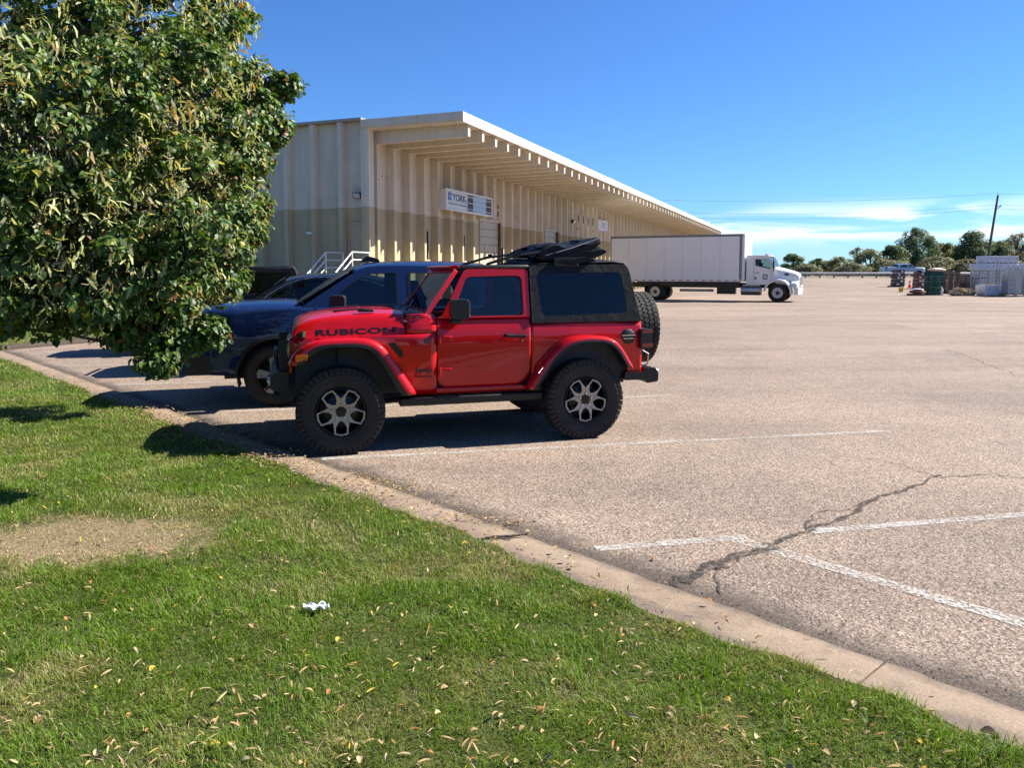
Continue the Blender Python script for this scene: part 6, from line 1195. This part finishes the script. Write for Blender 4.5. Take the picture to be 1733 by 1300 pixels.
# ================================================================== litter on lawn and kerb
LT = [pm('dry_leaf_tan', (.34, .235, .12), .8, var=.25, scale=20, spec=.08), pm('dry_leaf_pale', (.42, .33, .19), .8, var=.2, scale=20, spec=.08), pm('dry_leaf_rust', (.34, .16, .06), .8, var=.25, scale=20, spec=.08), pm('dry_leaf_yellow', (.46, .32, .05), .7, var=.2, scale=20, spec=.08)]
def curl(w, l, c, tw):
    V = []; 
    for i in range(5):
        v = i / 4; ww = w * math.sin(math.pi * (.12 + .76 * v)) ; z = c * math.sin(math.pi * v) * l
        for j in (-1, 0, 1): V.append((j * ww / 2 * math.cos(tw * v), l * (v - .5), .004 + z + abs(j) * ww * .35 + j * ww / 2 * math.sin(tw * v)))
    Fq = [(i * 3 + j, i * 3 + j + 1, i * 3 + j + 4, i * 3 + j + 3) for i in range(4) for j in range(2)]; return np.array(V, np.float32), np.array(Fq)
LS = [curl(.013, .065, .05, .4), curl(.016, .052, .10, -.5), curl(.034, .045, .07, .2), curl(.010, .075, .03, .6)]
lms = []
for k, (V, Fq) in enumerate(LS):
    for mi in range(4): lms.append(raw_mesh('fallen_leaf', V, Fq, [LT[mi]], smooth=True))
def lawn_spot(px0, px1, py0, py1, z=.095):
    while True:
        p = ground(rng.uniform(px0, px1), py0 + (py1 - py0) * rng.random() ** .8, z); q = np.array([[p.x, p.y]])
        if in_poly(q, lawn_out)[0] and p.x * KN.x + p.y * KN.y < 2.93: return p
def drop(p, mesh, z, sc): return link('fallen_leaf', mesh, None, (p.x, p.y, z), (rng.gauss(0, .35), rng.gauss(0, .35), rng.uniform(0, 6.28)), (sc,) * 3)
for i in range(150):
    p = lawn_spot(0, 1640, 760, 1300); k = rng.choices(range(4), [.45, .25, .10, .2])[0]; mi = rng.choices(range(4), [.48, .34, .13, .05])[0]
    tag(drop(p, lms[k * 4 + mi], .062 + rng.uniform(.006, .03), rng.uniform(.45, .78)), ('thin tan', 'thin pale', 'thin rust-brown', 'thin yellow')[mi].replace('thin', ('slender', 'curled', 'broad', 'long narrow')[k]) + ' fallen leaf lying in the lawn grass', 'leaf', 'fallen leaves on the lawn')
for i in range(60):
    s = rng.uniform(-7, 9); p = Vector((*kp(s, rng.choice((rng.uniform(2.95, 3.35), rng.uniform(3.38, 3.7), rng.gauss(3.48, .05)))), 0)); k = rng.choice((0, 1, 2, 3)); mi = rng.choices(range(4), [.45, .2, .3, .05])[0]; on = p.x * KN.x + p.y * KN.y < 3.38
    tag(drop(p, lms[k * 4 + mi], .06 if on else .008, rng.uniform(.5, .95)), 'dry fallen leaf lying on the concrete kerb' if on else 'dry fallen leaf lying on the asphalt along the kerb seam', 'leaf', 'fallen leaves on the kerb' if on else 'fallen leaves on the asphalt')
def leaf_mass(name, spots, label):
    VV = []; FF = []; MI = []; b = 0
    for p, z in spots:
        V, Fq = LS[rng.choices(range(4), [.4, .25, .15, .2])[0]]; a = rng.uniform(0, 6.28); sc = rng.uniform(.4, .75); R = np.array([[math.cos(a), -math.sin(a), 0], [math.sin(a), math.cos(a), 0], [0, 0, 1]]); tl = rng.gauss(0, .3); T = np.array([[1, 0, 0], [0, math.cos(tl), -math.sin(tl)], [0, math.sin(tl), math.cos(tl)]])
        VV.append((V * sc) @ (R @ T).T + np.array([p.x, p.y, z])); FF.append(Fq + b); MI += [rng.choices(range(4), [.5, .3, .12, .08])[0]] * len(Fq); b += len(V)
    o = link(name, raw_mesh(name, np.vstack(VV), np.vstack(FF), LT, MI, True)); tag(o, label, 'leaves', kind='stuff')
sp = [(lawn_spot(0, 1600, 640, 1300), .064 + rng.uniform(0, .022)) for _ in range(800)]
leaf_mass('leaf_litter', sp, 'scattered small dry leaf scraps across the lawn')
sp = []
for _ in range(2200):
    s = rng.gauss(8.0, 2.6); n_ = rng.gauss(3.08, .15); p = Vector((*kp(s, n_), 0)); sp.append((p, (.062 if n_ < 3.38 else .006) + rng.uniform(0, .02)))
for cx_, cy_, sx_, sy_, k in ((-3.0, 8.0, .42, .2, 520), (-1.0, 5.95, .25, .16, 160), (-.1, 5.1, .16, .08, 70)):
    for _ in range(k): p = Vector((rng.gauss(cx_, sx_), rng.gauss(cy_, sy_), 0)); sp.append((p, (.064 if p.x * KN.x + p.y * KN.y < 3.4 else .008) + rng.uniform(0, .02)))
leaf_mass('leaf_litter', sp, 'drift of yellow dry leaves along the kerb by the front of the cars')
# grit and dirt crumbs along the seam
gm = pm('grit', (.14, .11, .085), .95, var=.4, scale=30); n = 2600; q = np.array([(*kp(rng.uniform(-8, 10), rng.gauss(3.47, .06)), .004) for _ in range(n)]); oc = np.array([(1, 0, 0), (-1, 0, 0), (0, 1, 0), (0, -1, 0), (0, 0, .7), (0, 0, -.7)], np.float32); of = np.array([(0, 2, 4), (2, 1, 4), (1, 3, 4), (3, 0, 4), (2, 0, 5), (1, 2, 5), (3, 1, 5), (0, 3, 5)])
V, Fs, _c = scatter(oc, of, q, nr.normal(0, 1, (n, 3)), nr.normal(0, 1, (n, 3)), nr.uniform(.0012, .0048, n), np.zeros((n, 3))); o = link('grit', raw_mesh('grit', V, Fs, [gm])); tag(o, 'dark grit and dirt crumbs gathered in the kerb seam', 'grit', kind='stuff')
# scrap of paper, twig, dark leaf on the kerb, weeds
p = ground(535, 1030, .09); m = MB(); m.grid([[(.055 * (u - .5) * 2 + .01 * math.sin(v * 9), .025 * (v - .5) * 2 + .006 * math.sin(11 * u), .008 + .02 * abs(math.sin(7 * u + 3 * v)) + .008 * math.sin(13 * v)) for u in np.linspace(0, 1, 13)] for v in np.linspace(0, 1, 6)]); o = m.build('paper_scrap', pm('scrap_white', (.75, .75, .74), .8), None, loc=(p.x, p.y, .082)); o.rotation_euler = (0, 0, .15); tag(o, 'crumpled white paper scrap lying in the grass', 'paper')
p = ground(848, 912, .05); m = MB(); m.tube([(-.16, -.05, .015), (-.05, -.01, .02), (.06, .01, .018), (.17, .05, .02)], [.006, .009, .010, .005], 7); m.tube([(.02, .005, .02), (.08, -.03, .03)], [.006, .002], 5); o = m.build('twig', M['bark'], None, smooth=True, loc=(p.x, p.y, .045)); tag(o, 'broken grey twig lying across the kerb', 'twig')
p = ground(1675, 1243, .06); V, Fq = curl(.045, .06, .1, .3); o = link('fallen_leaf', raw_mesh('fallen_leaf', V, Fq, [pm('dark_leaf', (.05, .036, .028), .9, spec=.1)], smooth=True), None, (p.x, p.y, .050), (.1, .1, 1.2)); tag(o, 'large blackened curled leaf lying alone on the kerb', 'leaf')
for k, (px, py, h) in enumerate(((1690, 1290, .13), (1470, 1235, .09), (1130, 1075, .07), (965, 995, .06))):
    p = ground(px, py, .05); o = empty('weed', (p.x, p.y, .05), 0, ('tall grassy weed sprouting by the blackened leaf', 'grassy weed sprouting from dirt at the kerb edge', 'small grass tuft at the kerb edge below the seam', 'tiny grass tuft growing over the kerb slab')[k], 'weed')
    for j in range(9):
        a = rng.uniform(0, 6.28); l = h * rng.uniform(.6, 1.1); m = MB(); w_ = .0025; rows = [[(math.cos(a) * l * .7 * t_ ** 1.6 - math.sin(a) * w_ * (1 - t_), math.sin(a) * l * .7 * t_ ** 1.6 + math.cos(a) * w_ * (1 - t_), l * t_ * (1 - .25 * t_)), (math.cos(a) * l * .7 * t_ ** 1.6 + math.sin(a) * w_ * (1 - t_), math.sin(a) * l * .7 * t_ ** 1.6 - math.cos(a) * w_ * (1 - t_), l * t_ * (1 - .25 * t_))] for t_ in (0, .35, .7, 1)]; m.grid(rows); b_ = m.build('blade', M['weed'] if 'weed' in M else M.setdefault('weed', pm('weed_green', (.10, .18, .03), .6)), o)
